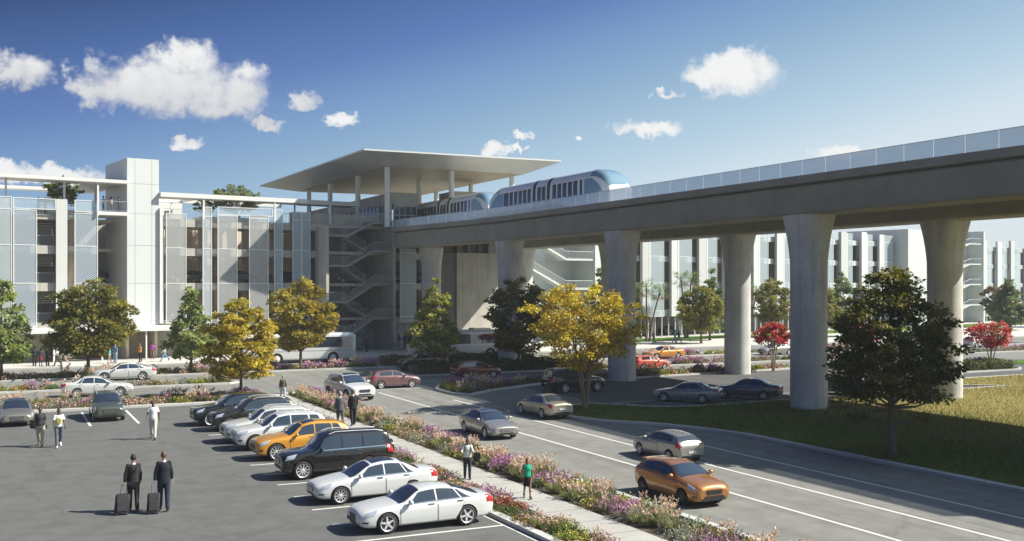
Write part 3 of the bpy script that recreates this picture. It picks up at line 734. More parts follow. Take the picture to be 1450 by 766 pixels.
class Loft:
    """body between stations along s (0 = nose) of half-sections of control points (y,z), x = L/2 - s"""
    def __init__(L_, length, ctrl, seg, ds=.05):
        L_.L = length; L_.ctrl = ctrl; L_.seg = seg
        n = int(length/ds)+1
        e = np.array([0,.012,.03,.06,.1,.15])
        L_.ss = np.unique(np.round(np.concatenate([e, np.linspace(.2,length-.2,n), length-e]),4))
        L_.P = np.array([L_.dense(s) for s in L_.ss])
        L_.knot = np.concatenate([[0],np.cumsum(seg)])
    def dense(L_, s):
        c = np.array(L_.ctrl(s), float); n = len(c); out = []
        cl = c.tolist()
        for i in range(n-1):
            p0 = cl[max(i-1,0)]; p1 = cl[i]; p2 = cl[i+1]; p3 = cl[min(i+2,n-1)]
            if i == n-2: p3 = [-cl[n-2][0], cl[n-2][1]]
            l = math.hypot(p2[0]-p1[0], p2[1]-p1[1])*.8
            a = (p2[0]-p0[0], p2[1]-p0[1]); q = l/(math.hypot(*a)+1e-6); m1 = (a[0]*q, a[1]*q)
            a = (p3[0]-p1[0], p3[1]-p1[1]); q = l/(math.hypot(*a)+1e-6); m2 = (a[0]*q, a[1]*q)
            for k in range(L_.seg[i]):
                t = k/L_.seg[i]; h0 = 2*t**3-3*t**2+1; h1 = t**3-2*t**2+t; h2 = 3*t**2-2*t**3; h3 = t**3-t**2
                out.append((h0*p1[0]+h1*m1[0]+h2*p2[0]+h3*m2[0], h0*p1[1]+h1*m1[1]+h2*p2[1]+h3*m2[1]))
        out.append(c[-1]); return np.array(out)
    def at(L_, s, v, side=1):
        s = min(max(s, 0.0), L_.L-1e-6); i = int(L_.ss.searchsorted(s, 'right'))-1; i = min(i, len(L_.ss)-2)
        u = (s-L_.ss[i])/(L_.ss[i+1]-L_.ss[i]); D0 = L_.P[i]; D1 = L_.P[i+1]
        v = min(max(v,0),len(D0)-1.001); k = int(v); t = v-k
        y = (D0[k,0]*(1-t)+D0[k+1,0]*t)*(1-u)+(D1[k,0]*(1-t)+D1[k+1,0]*t)*u
        z = (D0[k,1]*(1-t)+D0[k+1,1]*t)*(1-u)+(D1[k,1]*(1-t)+D1[k+1,1]*t)*u
        return Vector((L_.L/2-s, y*side, z))
    def v(L_, k): 
        i = int(k); t = k-i
        return L_.knot[i]*(1-t)+L_.knot[min(i+1,len(L_.knot)-1)]*t
    def hull(L_, mb, m=0, arches=(), arch_r=0, vmax=4.5):
        P = L_.P; ns, nv = P.shape[0], P.shape[1]
        X = np.repeat((L_.L/2-L_.ss)[:,None], nv, 1); Y = P[:,:,0].copy(); Z = P[:,:,1].copy()
        inside = np.zeros((ns,nv), bool); vm = int(L_.v(vmax))
        for ax, az in arches:
            d = np.hypot(X-ax, Z-az); ins = (d < arch_r); ins[:, vm:] = False; inside |= ins
        keep = ~(inside[:-1,:-1]&inside[1:,:-1]&inside[1:,1:]&inside[:-1,1:])
        for ax, az in arches:
            d = np.hypot(X-ax, Z-az); ins = (d < arch_r); ins[:, vm:] = False
            f = np.where(ins, arch_r/np.maximum(d,1e-4), 1); X = ax+(X-ax)*f; Z = az+(Z-az)*f
        for side in (1,-1):
            b = len(mb.v)
            for i in range(ns):
                for j in range(nv): mb.v.append((X[i,j], Y[i,j]*side, Z[i,j]))
            for i in range(ns-1):
                for j in range(nv-1):
                    if not keep[i,j]: continue
                    f = (b+i*nv+j, b+i*nv+j+1, b+(i+1)*nv+j+1, b+(i+1)*nv+j)
                    mb.f.append(f[::-1] if side > 0 else f); mb.m.append(m)
        for i in (0, ns-1):
            ring = [(X[i,j], Y[i,j], Z[i,j]) for j in range(nv)]+[(X[i,j], -Y[i,j], Z[i,j]) for j in range(nv-2,0,-1)]
            mb.add(ring, [tuple(range(len(ring))) if i == 0 else tuple(range(len(ring)-1,-1,-1))], m)
    def patch(L_, mb, a0, a1, v0, v1, side=1, off=.012, m=0, n=10, k=6, border=None, bm=1):
        """piece of the skin between s=a0(j)..a1(j) (j from v0 to v1) lifted by off"""
        f0 = a0 if callable(a0) else (lambda j: a0); f1 = a1 if callable(a1) else (lambda j: a1)
        P, Nn = [], []
        for i in range(n+1):
            rp, rn = [], []
            for j in range(k+1):
                t = j/k; v = v0+(v1-v0)*t; s = f0(t)+(f1(t)-f0(t))*i/n
                sd = side; vv = v; top = L_.knot[-1]
                if v > top: vv = 2*top-v; sd = -side
                p = L_.at(s, vv, sd); e = .02
                ds = L_.at(s+e, vv, sd)-L_.at(s-e, vv, sd); dv = L_.at(s, vv+.3, sd)-L_.at(s, vv-.3, sd)
                nn = ds.cross(dv)
                if nn.length < 1e-9: nn = Vector((0,sd,0))
                nn.normalize(); cen = Vector((p.x, 0, .7))
                if nn.dot(p-cen) < 0: nn = -nn
                rp.append(p+nn*off); rn.append(nn)
            P.append(rp); Nn.append(rn)
        mb.slab_grid(P, Nn, off+.012, m)
        return P

SPEC = {
 # top: roofline, belt: shoulder, wid: plan, twid: width at top edge; win: side windows; cw/rs/re/rb: windscreen base, roof start, roof end, rear glass base
 'saloon': dict(L=4.75,W=.915,wb=2.78,fo=.88,wr=.33,
   top=[(0,.66),(.05,.72),(.5,.84),(1.30,.97),(2.15,1.37),(2.75,1.44),(3.25,1.40),(4.05,1.09),(4.55,1.05),(4.72,.98),(4.75,.92)],
   belt=[(0,.60),(.3,.70),(1.2,.86),(3.6,.95),(4.5,.97),(4.75,.84)], cw=1.22,rs=2.12,re=3.22,rb=4.05,
   sw=[(1.42,2.0,2.56,2.56),(2.62,2.62,3.42,3.22),(3.48,3.28,3.72,3.34)], doors=[(1.28,2.58),(2.61,3.62)]),
 'fastback': dict(L=4.75,W=.925,wb=2.80,fo=.90,wr=.345,
   top=[(0,.66),(.05,.73),(.5,.85),(1.35,.96),(2.15,1.34),(2.7,1.39),(3.2,1.345),(4.3,1.02),(4.6,.98),(4.72,.93),(4.75,.88)],
   belt=[(0,.60),(.3,.71),(1.2,.85),(3.6,.93),(4.5,.95),(4.75,.82)], cw=1.28,rs=2.12,re=3.2,rb=4.25,
   sw=[(1.52,2.02,2.60,2.60),(2.66,2.66,3.48,3.28),(3.55,3.34,3.86,3.42)], doors=[(1.33,2.62),(2.65,3.66)]),
 'hatch': dict(L=4.25,W=.90,wb=2.62,fo=.84,wr=.325,
   top=[(0,.72),(.05,.82),(.42,.96),(1.08,1.06),(1.92,1.41),(2.45,1.475),(3.4,1.41),(3.80,1.345),(4.14,1.02),(4.22,.93),(4.25,.8)],
   belt=[(0,.64),(.3,.78),(1.1,.93),(3.4,1.02),(4.1,1.0),(4.25,.72)], cw=1.06,rs=1.90,re=3.76,rb=4.09,
   sw=[(1.26,1.78,2.42,2.42),(2.48,2.48,3.55,3.5)], doors=[(1.14,2.46)]),
 'suv': dict(L=4.72,W=.955,wb=2.86,fo=.86,wr=.38,
   top=[(0,.84),(.05,.92),(.5,1.04),(1.28,1.15),(2.05,1.62),(2.6,1.70),(3.75,1.66),(4.1,1.60),(4.5,1.16),(4.66,1.05),(4.72,.95)],
   belt=[(0,.78),(.3,.90),(1.2,1.05),(3.6,1.12),(4.5,1.13),(4.72,.9)], cw=1.2,rs=2.02,re=4.05,rb=4.46,
   sw=[(1.42,1.95,2.56,2.56),(2.62,2.62,3.50,3.42),(3.58,3.5,4.12,3.92)], doors=[(1.27,2.58),(2.61,3.62)]),
 'crossover': dict(L=4.80,W=.965,wb=2.89,fo=.88,wr=.40,
   top=[(0,.80),(.05,.88),(.5,1.02),(1.5,1.17),(2.2,1.60),(2.75,1.70),(3.7,1.66),(4.15,1.56),(4.55,1.18),(4.74,1.02),(4.8,.92)],
   belt=[(0,.74),(.3,.88),(1.4,1.03),(3.6,1.10),(4.5,1.10),(4.8,.88)], cw=1.42,rs=2.17,re=4.08,rb=4.5,
   sw=[(1.66,2.12,2.68,2.68),(2.74,2.74,3.58,3.5),(3.64,3.56,4.14,3.86)], doors=[(1.5,2.7),(2.73,3.68)]),
 'boxy': dict(L=4.80,W=.95,wb=2.80,fo=.82,wr=.39,
   top=[(0,.92),(.04,1.0),(.4,1.08),(1.25,1.17),(1.85,1.76),(2.2,1.84),(4.3,1.82),(4.52,1.76),(4.70,1.2),(4.77,1.1),(4.8,1.0)],
   belt=[(0,.86),(.25,.98),(1.2,1.10),(3.6,1.14),(4.6,1.15),(4.8,.96)], cw=1.2,rs=1.84,re=4.5,rb=4.68,
   sw=[(1.36,1.74,2.46,2.46),(2.52,2.52,3.36,3.36),(3.44,3.44,4.38,4.3)], doors=[(1.25,2.48),(2.51,3.42)]),
}
def car_loft(S):
    L, W = S['L'], S['W']; rear = L
    z0 = [(0,.34),(.08,.26),(.4,.21),(L-.5,.22),(L-.1,.32),(L,.40)]
    k = 1.25 if S['top'][0][1] > .75 else 1.0
    z0 = [(a,b*k) for a,b in z0]
    wid = [(0,W-.27),(.012,W-.235),(.03,W-.20),(.06,W-.165),(.15,W-.10),(.35,W-.045),(.8,W-.01),(1.5,W),(L-1.2,W-.005),(L-.5,W-.04),(L-.2,W-.09),(L-.08,W-.14),(L-.02,W-.2),(L,W-.24)]
    roofw = W*.635 if S['top'][0][1] < .75 else W*.68
    tw = [(0,W-.36),(.2,W-.26),(S['cw'],W-.19),(S['cw']+.3,W-.2),(S['rs'],roofw),(S['re'],roofw-.02),(S['rb'],W-.24),(L-.1,W-.27),(L,W-.33)]
    top, belt = S['top'], S['belt']
    gs = np.linspace(0,L,1201); tabs = [interp(q,gs) for q in (z0,wid,belt,top,tw)]
    def ctrl(s):
        i = min(s/L*1200, 1199.999); k = int(i); u = i-k
        b0, w, B, T, t = (float(q[k]*(1-u)+q[k+1]*u) for q in tabs); t = min(t, w-.05)
        B = min(B, T-.05)
        e = min(.07, (T-B)*.5)
        return [(0,b0+.03),(w-.14,b0+.01),(w-.035,b0+.07),(w,b0+.48*(B-b0)),(w-.02,B-.05),(w-.075,B+.004),(t,T-e),(t*.62,T-e*.28),(0,T)]
    return Loft(L, ctrl, [2,3,7,7,2,5,3,4])

def wheel_mesh(r, w, style):
    tyre, rim, hub = MB(), MB(), MB()
    M = Matrix.Rotation(R(-90),4,'X')        # axis along y, outer face at +y
    tyre.lathe([(r*.70,-w/2),(r*.9,-w/2),(r*.985,-w*.40),(r,-w*.25),(r,w*.25),(r*.985,w*.40),(r*.9,w/2),(r*.72,w*.5),(r*.69,w*.42)], 28, 0, M)
    rim.lathe([(r*.70,-w*.4),(r*.64,-w*.3),(r*.63,w*.25),(r*.66,w*.42),(r*.715,w*.49),(r*.715,w*.44)], 28, 0, M)
    hub.lathe([(.01,w*.12),(r*.5,w*.12),(r*.62,w*.02),(r*.66,-w*.3)], 20, 0, M)
    n = {'five':5,'ten':10,'many':16,'six':6}[style]; wd = {'five':.17,'ten':.085,'many':.05,'six':.15}[style]*r
    for k in range(n):
        A = M @ Matrix.Rotation(2*math.pi*k/n,4,'Z')
        z1, z0 = w*.44, w*.28
        p = [(r*.10,-wd*.62,z0),(r*.68,-wd*.40,z0),(r*.68,wd*.40,z0),(r*.10,wd*.62,z0),(r*.10,-wd*.62,z1*.92),(r*.68,-wd*.36,z1),(r*.68,wd*.36,z1),(r*.10,wd*.62,z1*.92)]
        rim.add([A @ Vector(q) for q in p], [(4,5,6,7),(0,1,5,4),(1,2,6,5),(2,3,7,6),(3,0,4,7)])
    rim.lathe([(r*.14,w*.25),(r*.145,w*.42),(r*.10,w*.46),(0.001,w*.46)], 12, 0, M)
    return tyre, rim, hub

DISC = plain('brake_disc', (.09,.09,.095), .4, .7)
def car(spec, body, label, loc, heading, scale=1.0, rims='five', rim_mat=None, group=None, rails=False, sunroof=False, spare=False, cat='car', chrome_grille=False, name='parked_car', kit=None, lens='red', simple=False, plates=True):
    S = SPEC[spec]; lf = car_loft(S); L, W = S['L'], S['W']
    root = empty(name, loc, heading, label, cat, group); root.scale = (scale,)*3
    v = lf.v; wr = S['wr']; xs = (L/2-S['fo'], L/2-S['fo']-S['wb'])
    mb = MB(); lf.hull(mb, 0, [(x,wr) for x in xs], wr*1.13)
    bo = mb.build('body', [body], root, 40)
    ub = MB(); ub.box(-L/2+.25, L/2-.25, -W+.30, W-.30, .25, .62)
    for x in xs:
        for sd in (1,-1):
            arc = []
            for k in range(13):
                t = math.pi*k/12; arc.append([(x+math.cos(t)*wr*1.135, sd*(W-.04), wr+math.sin(t)*wr*1.135),(x+math.cos(t)*wr*1.13, sd*(W-.30), wr+math.sin(t)*wr*1.13)])
            ub.grid(arc)
    ub.build('underbody', [BLACKP], root)
    # sills
    # glass
    def lin(a,b): return lambda t: a+(b-a)*t
    top = lf.knot[-1]
    g = MB(); lf.patch(g, S['cw']+.06, S['rs']-.04, v(6.12), 2*top-v(6.12), 1, .012, n=8, k=12); g.build('windshield', [CARGLASS], root, 60)
    g = MB(); lf.patch(g, S['re']+.05, S['rb']-.05, v(6.15), 2*top-v(6.15), 1, .012, n=8, k=12); g.build('rear_window', [CARGLASS], root, 60)
    dn = S['doors']
    for sd in (1,-1):
        doors = []
        for q,(a,bk) in enumerate(dn):
            d = MB(); ax = xs[1]; s_arch = L/2-ax-wr*1.13-.03
            lo_b = min(bk, s_arch) if q == len(dn)-1 else bk
            lf.patch(d, lin(a+.02,a), lin(lo_b,bk), v(2.05), v(4.72), sd, .009, n=8, k=6)
            do = d.build('door', [body], root, 40); doors.append(do)
            sm = MB(); lf.patch(sm, lin(a+.005,a-.014), lin(lo_b+.012,bk+.012), v(2.0), v(4.75), sd, .004, n=8, k=6); sm.build('seam', [BLACKP], do)
            h = MB(); p = lf.at(bk-.2, v(4.1), sd); h.box(p.x-.1,p.x+.1, min(p.y,p.y+sd*.035),max(p.y,p.y+sd*.035), p.z-.018,p.z+.018); h.build('handle', [CHROME if chrome_grille else body], do)
        for q,(a,au,bu_lo,bu) in enumerate(S['sw']):
            w_ = MB(); lf.patch(w_, lin(a,au), lin(bu_lo,bu), v(5.10), v(5.88), sd, .010, n=6, k=5)
            w_.build('side_window', [CARGLASS], doors[q] if q < len(doors) else root, 60)
        if chrome_grille or rails:
            tr = MB(); a, bk = S['sw'][0][0], S['sw'][-1][2]; lf.patch(tr, a-.03, bk+.03, v(4.98), v(5.08), sd, .014, n=14, k=1); tr.build('window_trim', [CHROME], root)
        ml = MB(); p = lf.at(S['cw']+.38, v(4.95), sd); ml.ball((p.x,p.y+sd*.13,p.z+.10),(.085,.125,.085),10,6); ml.tube([(p.x,p.y-sd*.02,p.z),(p.x,p.y+sd*.1,p.z+.06)],.025,6)
        ml.build('mirror', [body], root, 60)
        hl = MB(); lf.patch(hl, lin(.10,.22), lin(.46,.60), v(3.75), v(5.2), sd, .012, n=6, k=5); hl.build('headlight', [LAMP], root, 50)
        fl = MB(); lf.patch(fl, lin(.07,.07), lin(.24,.28), v(2.6), v(2.95), sd, .010, n=4, k=3); fl.build('fog_lamp', [BLACKP], root, 50)
        tl = MB(); lf.patch(tl, lin(L-.30,L-.36), lin(L-.05,L-.05), v(3.5), v(5.2), sd, .012, n=5, k=5); tl.build('taillight', [REDLENS], root, 50)
    # nose and tail
    w0 = W-.30; k = 1.0; T0 = S['top'][0][1]
    g = MB(); gz0, gz1 = T0*.70, T0*.93
    if kit == 'tall': gz0 = T0*.42
    gw = w0*(.55 if kit != 'tall' else .42)
    g.prism([(-gw,gz0),(gw,gz0),(gw*1.12,(gz0+gz1)/2),(gw*1.05,gz1),(-gw*1.05,gz1),(-gw*1.12,(gz0+gz1)/2)], L/2-.02, L/2+.016, 0, Matrix(((0,0,1,0),(1,0,0,0),(0,1,0,0),(0,0,0,1))))
    if chrome_grille and kit != 'tall':
        for q in range(3):
            z = gz0+(gz1-gz0)*(q+.6)/3.2; g.box(L/2+.012, L/2+.026, -gw, gw, z-.012, z+.012, 1)
    g.build('grille', [BLACKP, CHROME], root)
    g = MB(); g.prism([(-w0*.8,T0*.48),(w0*.8,T0*.48),(w0*.62,T0*.60),(-w0*.62,T0*.60)] if kit not in ('tall','spoiler') else [(-w0*.92,T0*.38),(w0*.92,T0*.38),(w0*.70,T0*.64),(-w0*.70,T0*.64)] if kit == 'spoiler' else [(-w0*.95,T0*.48),(-w0*.6,T0*.48),(-w0*.6,T0*.66),(-w0*.95,T0*.64)], L/2-.02, L/2+.012, 0, Matrix(((0,0,1,0),(1,0,0,0),(0,1,0,0),(0,0,0,1))))
    g.build('air_intake', [BLACKP], root)
    if plates:
        for sx in (-1,):
            z = T0*.62 if sx > 0 else S['top'][-1][1]*.72
            if sx > 0 and kit == 'tall': continue
            p = MB(); x = sx*(L/2+.015); p.box(min(x,x+sx*.012),max(x,x+sx*.012), -.24,.24, z-.055, z+.055); p.build('number_plate', [PLATE], root)
    bm = MB(); bm.box(-L/2-.012,-L/2+.05, -w0*.85,w0*.85, .42*S['top'][-1][1], .53*S['top'][-1][1]); bm.build('bumper_trim', [BLACKP], root)
    if rails:
        for sd in (1,-1):
            rl = MB(); pts = []
            for q in range(9):
                s = S['rs']+.15+(S['re']-S['rs']-.3)*q/8; p = lf.at(s, v(6.25), sd); pts.append((p.x,p.y,p.z+(.0 if q in (0,8) else .055)))
            rl.tube(pts,.02,6); rl.build('roof_rail', [ALLOY], root, 60)
    if sunroof:
        g = MB(); lf.patch(g, S['rs']+.06, S['rs']+.62 if not sunroof == 'long' else S['re']-.15, v(6.5), 2*top-v(6.5), 1, .009, n=6, k=8); g.build('sunroof', [CARGLASS], root, 60)
    if spare:
        t, r_, hb = wheel_mesh(.36,.2,'six'); q = MB(); q.lathe([(.01,.24),(.26,.24),(.34,.2),(.36,.1),(.36,.0)], 24, 0, Matrix.Translation((-L/2+.06,.05,.98)) @ Matrix.Rotation(R(-90),4,'Y'))
        q.build('spare_wheel_cover', [body], root, 40)
    if kit == 'spoiler':
        p = lf.at(S['re'], top-.01, 1); q = MB(); q.prism([(-.16,-.02),(.12,.0),(.12,.03),(-.18,.02)], -W*.58, W*.58, 0, Matrix.Translation((p.x-.06,0,p.z-.015)) @ Matrix(((1,0,0,0),(0,0,1,0),(0,1,0,0),(0,0,0,1))))
        q.build('spoiler', [body], root, 30)
    an = MB(); p = lf.at(S['re']-.25, top-.01, 1); an.tube([(p.x,0,p.z),(p.x-.06,0,p.z+.16)],[.012,.005],5); an.build('aerial', [BLACKP], root)
    # wheels share one mesh each for tyre, rim and disc
    t, r_, hb = wheel_mesh(wr, .225, rims); first = None
    for x in xs:
        for sd in (1,-1):
            M = Matrix.Rotation(0 if sd > 0 else math.pi, 4, 'Z')
            if first is None:
                wo = hb.build('wheel', [DISC], root, 40); to = t.build('tyre', [RUBBER], wo, 50); ro = r_.build('rim', [rim_mat or ALLOY], wo, 40); first = wo
            else: wo = copy_tree(first, root)
            wo.location = (x, sd*(W-.125), wr); wo.rotation_euler = (0, rng.uniform(-.5,.5), 0 if sd > 0 else math.pi)
    return root
# ------------------------------------------------------------------ trees, hedges and planting
NR = np.random.RandomState(5)
def unit(a): return a/np.maximum(np.linalg.norm(a,axis=-1,keepdims=True),1e-9)
def leaves(P, D, Nrm, ln, wd):
    """four-sided leaves: base P, direction D, face normal Nrm, length and width per leaf"""
    S = unit(np.cross(D, Nrm)); ln = np.asarray(ln)[:,None]; wd = np.asarray(wd)[:,None]
    dr = -Nrm*ln*.12
    return np.stack([P, P+D*ln*.45+S*wd*.5, P+D*ln+dr, P+D*ln*.45-S*wd*.5], axis=1)
def pal(cols, n, jit=.18):
    c = np.array(cols)[NR.randint(0,len(cols),n)]
    return np.clip(c*(1+NR.uniform(-jit,jit,(n,1)))*(1+NR.uniform(-.06,.06,(n,3))), .004, .9)

ENV = {  # crown half-width (share of the radius) against height (0 crown base .. 1 top)
 'broad': [(0,.62),(.12,.92),(.32,1.0),(.6,.86),(.82,.58),(.95,.3),(1,.12)],
 'round': [(0,.45),(.15,.8),(.4,1.0),(.65,.92),(.85,.62),(1,.2)],
 'cone':  [(0,.55),(.14,1.0),(.35,.86),(.6,.56),(.82,.28),(1,.06)],
 'vase':  [(0,.35),(.2,.75),(.45,.98),(.7,1.0),(.88,.75),(1,.3)],
 'umbrella': [(0,.5),(.25,.95),(.5,1.0),(.8,.8),(1,.3)],
}
def tree(name, label, loc, h, r, trunk, env, cols, clumps=150, per=60, leaf=.3, tr=.14, group=None, bark=None, multi=1, flat=.42, fill=.5, lean=0, low=(), cat='tree', seed=None):
    if seed is not None: NR.seed(seed); rng.seed(seed)
    root = empty(name, loc, 0, label, cat, group)
    e = np.array(ENV[env]); ch = h-trunk
    # clump centres: more where the crown is wide, mostly towards its outside
    hs = NR.uniform(0,1,clumps*4); er = np.interp(hs, e[:,0], e[:,1]); keep = NR.uniform(0,1,len(hs)) < er**1.3
    hs = hs[keep][:clumps]; er = np.interp(hs, e[:,0], e[:,1])
    n = len(hs); an = np.arange(n)*2.399963+NR.uniform(-.5,.5,n)
    rr = er*r*np.power(NR.uniform(fill**2,1,n), .5)*NR.uniform(.72,1.10,n)
    lob = 1+.16*np.sin(an*3+hs*5+NR.uniform(0,6))+.08*np.sin(an*5+hs*9+NR.uniform(0,6)); rr *= lob
    hz = trunk+hs*ch
    Cc = np.stack([rr*np.cos(an)+lean*hs, rr*np.sin(an), hz],1)
    for (dx,dy,dz) in low: Cc = np.vstack([Cc,[[dx,dy,dz]]])
    n = len(Cc); size = r*NR.uniform(.13,.25,n)*(1-.25*np.clip((Cc[:,2]-trunk)/ch,0,1))
    if low: size[-len(low):] = r*.17
    # leaves of every clump: a drooping, flattened tuft
    N_ = n*per; ci = np.repeat(np.arange(n), per)
    q = NR.normal(0,1,(N_,3)); q = unit(q)*np.power(NR.uniform(0,1,(N_,1)),.42)
    out = unit(np.concatenate([Cc[:,:2], np.zeros((n,1))],1))
    P = Cc[ci]+q*size[ci][:,None]*np.array([1,1,flat])
    P[:,2] -= .25*size[ci]*(q[:,0]**2+q[:,1]**2)
    D = unit(out[ci]*.55+q*np.array([1,1,.35])+NR.normal(0,.5,(N_,3))+np.array([0,0,-.12]))
    Nn = unit(NR.normal(0,.55,(N_,3))+np.array([0,0,.9])+q*.5); Nn = unit(Nn-D*np.sum(Nn*D,1,keepdims=True))
    L = leaf*NR.uniform(.65,1.25,N_); V = leaves(P,D,Nn,L,L*.62)
    hue = pal(cols, n, .22)[ci]*.6+pal(cols, N_, .2)*.4
    quads('crown', V, hue, LEAF, root)
    # trunk and limbs
    mb = MB(); top = trunk+ch*.72
    stems = []
    for k in range(multi):
        a = 2*math.pi*k/max(multi,1)+.6; sp = 0 if multi == 1 else r*.33
        b0 = (0 if multi == 1 else tr*.5)
        ps = []
        for q_ in range(7):
            t = q_/6; z = t*top; w = sp*t**1.2
            ps.append((b0*math.cos(a)+w*math.cos(a)+rng.uniform(-.06,.06)*t*h*.12+lean*max(0,(z-trunk)/ch), b0*math.sin(a)+w*math.sin(a)+rng.uniform(-.06,.06)*t*h*.12, z))
        rad = [tr*(1.35 if q_ == 0 else 1-.8*q_/6)*(1 if multi == 1 else .62) for q_ in range(7)]
        mb.tube(ps, rad, 8); stems.append((ps,rad))
    if multi == 1 and tr > .1:
        for k in range(4):
            a = k*1.57+.4; mb.tube([(0,0,.45*tr/.14),(math.cos(a)*tr*1.1,math.sin(a)*tr*1.1,.1),(math.cos(a)*tr*2.2,math.sin(a)*tr*2.2,-.05)],[tr*.6,tr*.5,tr*.2],6)
    idx = list(range(n)); rng.shuffle(idx); idx = idx[:min(n,46)]+list(range(n-len(low),n))*bool(low)
    for i in idx:
        c = Vector(Cc[i]); ps, rad = stems[rng.randrange(len(stems))]
        hd = math.hypot(c.x,c.y); z0 = max(trunk*.82, min(c.z-hd*.75, top*.96)) if c.z > trunk else c.z*.85
        t = z0/top*6; k = min(int(t),5); u = t-k
        p0 = Vector(ps[k])*(1-u)+Vector(ps[k+1])*u; r0 = rad[k]*(1-u)+rad[k+1]*u
        mid = p0.lerp(c,.5)+Vector((rng.uniform(-.1,.1),rng.uniform(-.1,.1),-.06*hd+rng.uniform(-.05,.05)))
        mb.tube([p0,mid,c],[min(r0*.6,.05+.012*hd),.03+.004*hd,.012],5)
    mb.build('trunk', [bark or BARK], root, 60)
    return root

def palm(label, loc, h, lean, group, seed):
    NR.seed(seed); rng.seed(seed)
    root = empty('palm_tree', loc, 0, label, 'palm', group); mb = MB()
    ps = [(lean[0]*t**1.5, lean[1]*t**1.5, h*t) for t in (0,.2,.4,.6,.8,1)]
    mb.tube(ps,[.2,.15,.12,.11,.10,.12],8); mb.build('trunk',[BARK],root,60)
    top = np.array([lean[0],lean[1],h]); V = []; Cc = []
    for k in range(42):
        a = k*2.4; el = rng.uniform(-.75,1.2); ln = rng.uniform(1.35,1.9)
        d = np.array([math.cos(a)*math.cos(el), math.sin(a)*math.cos(el), math.sin(el)]); side = np.array([-math.sin(a),math.cos(a),0])
        p = top+d*ln*.55-np.array([0,0,.05])
        for j in range(9):      # a fan of blades
            t = (j-4)/4*.95; b = d*math.cos(t)+side*math.sin(t); q = p+b*ln*.62+np.array([0,0,-.18*abs(t)-.08])
            w = np.cross(b,np.array([0,0,1.]))*.05+side*.02
            V.append([p-w*.5,p+b*ln*.3-w,q,p+b*ln*.3+w]); Cc.append(np.array([.15,.22,.09])*rng.uniform(.7,1.3) if el > -.3 else np.array([.2,.16,.08])*rng.uniform(.7,1.2))
        V.append([top-side*.02,p-side*.03,p+side*.03,top+side*.02]); Cc.append([.12,.15,.06])
    quads('fronds', np.array(V), np.array(Cc), LEAF, root)
    return root

def hedge(label, x0, x1, y0, y1, h, cols, loc_z=.05, dens=150, leaf=.16, group=None):
    root = empty('hedge', ((x0+x1)/2,(y0+y1)/2,loc_z), 0, label, 'hedge', group)
    lx, ly = (x1-x0)/2, (y1-y0)/2; n = int(lx*2*(ly*2+h*2)*dens)
    P = np.stack([NR.uniform(-lx,lx,n), NR.uniform(-ly,ly,n), NR.uniform(.04,h,n)],1)
    f = NR.randint(0,4,n); P[f==0,1] = -ly; P[f==1,2] = h; P[f==2,1] = ly
    wob = .10*np.sin(P[:,0]*1.7+1)+.07*np.sin(P[:,0]*4.3)
    P += NR.normal(0,.06,(n,3)); P[:,2] = np.maximum(P[:,2]*(1+wob),.03)
    nn = np.where((f==0)[:,None],[0,-1.,.3],np.where((f==2)[:,None],[0,1.,.3],[0,0,1.]))
    D = unit(nn*.6+NR.normal(0,.6,(n,3))); Nn = unit(nn+NR.normal(0,.5,(n,3))); Nn = unit(Nn-D*np.sum(Nn*D,1,keepdims=True))
    L = leaf*NR.uniform(.7,1.3,n)
    quads('foliage', leaves(P,D,Nn,L,L*.65), pal(cols,n,.3), LEAF, root)
    mb = MB(); mb.box(-lx+.12,lx-.12,-ly+.12,ly-.12,0,h-.14); mb.build('branches',[BARK],root)
    return root

SPECIES = {   # mound half-width, height, foliage colours, flower colours, share of flowers, form
 'green':  (.42,.38,[(.08,.125,.03),(.115,.165,.04),(.065,.10,.03)],None,0,'mound'),
 'lime':   (.40,.42,[(.22,.26,.045),(.28,.30,.06),(.17,.21,.04)],[(.55,.46,.08)],.12,'mound'),
 'silver': (.42,.45,[(.28,.31,.23),(.22,.26,.19),(.34,.36,.27)],None,0,'mound'),
 'purple': (.38,.58,[(.12,.16,.055),(.17,.18,.10)],[(.45,.19,.38),(.55,.26,.44),(.46,.24,.45)],.32,'spike'),
 'pink':   (.42,.44,[(.13,.15,.055),(.22,.17,.11)],[(.64,.38,.34),(.58,.31,.31),(.68,.46,.40)],.38,'mound'),
 'magenta':(.5,.6,[(.09,.14,.035)],[(.66,.09,.30),(.72,.18,.40)],.5,'mound'),
 'orange': (.42,.42,[(.15,.18,.045),(.20,.21,.055)],[(.66,.30,.06),(.70,.42,.09),(.56,.20,.05)],.18,'mound'),
 'red':    (.38,.36,[(.11,.12,.04),(.15,.10,.045)],[(.5,.08,.07),(.56,.14,.11)],.35,'mound'),
 'russet': (.45,.44,[(.26,.22,.10),(.33,.27,.15),(.18,.19,.06)],[(.56,.40,.30)],.2,'mound'),
 'grass':  (.34,.56,[(.24,.26,.10),(.32,.31,.16),(.17,.21,.06)],[(.66,.50,.38),(.74,.60,.48),(.60,.43,.33)],.2,'plume'),
}
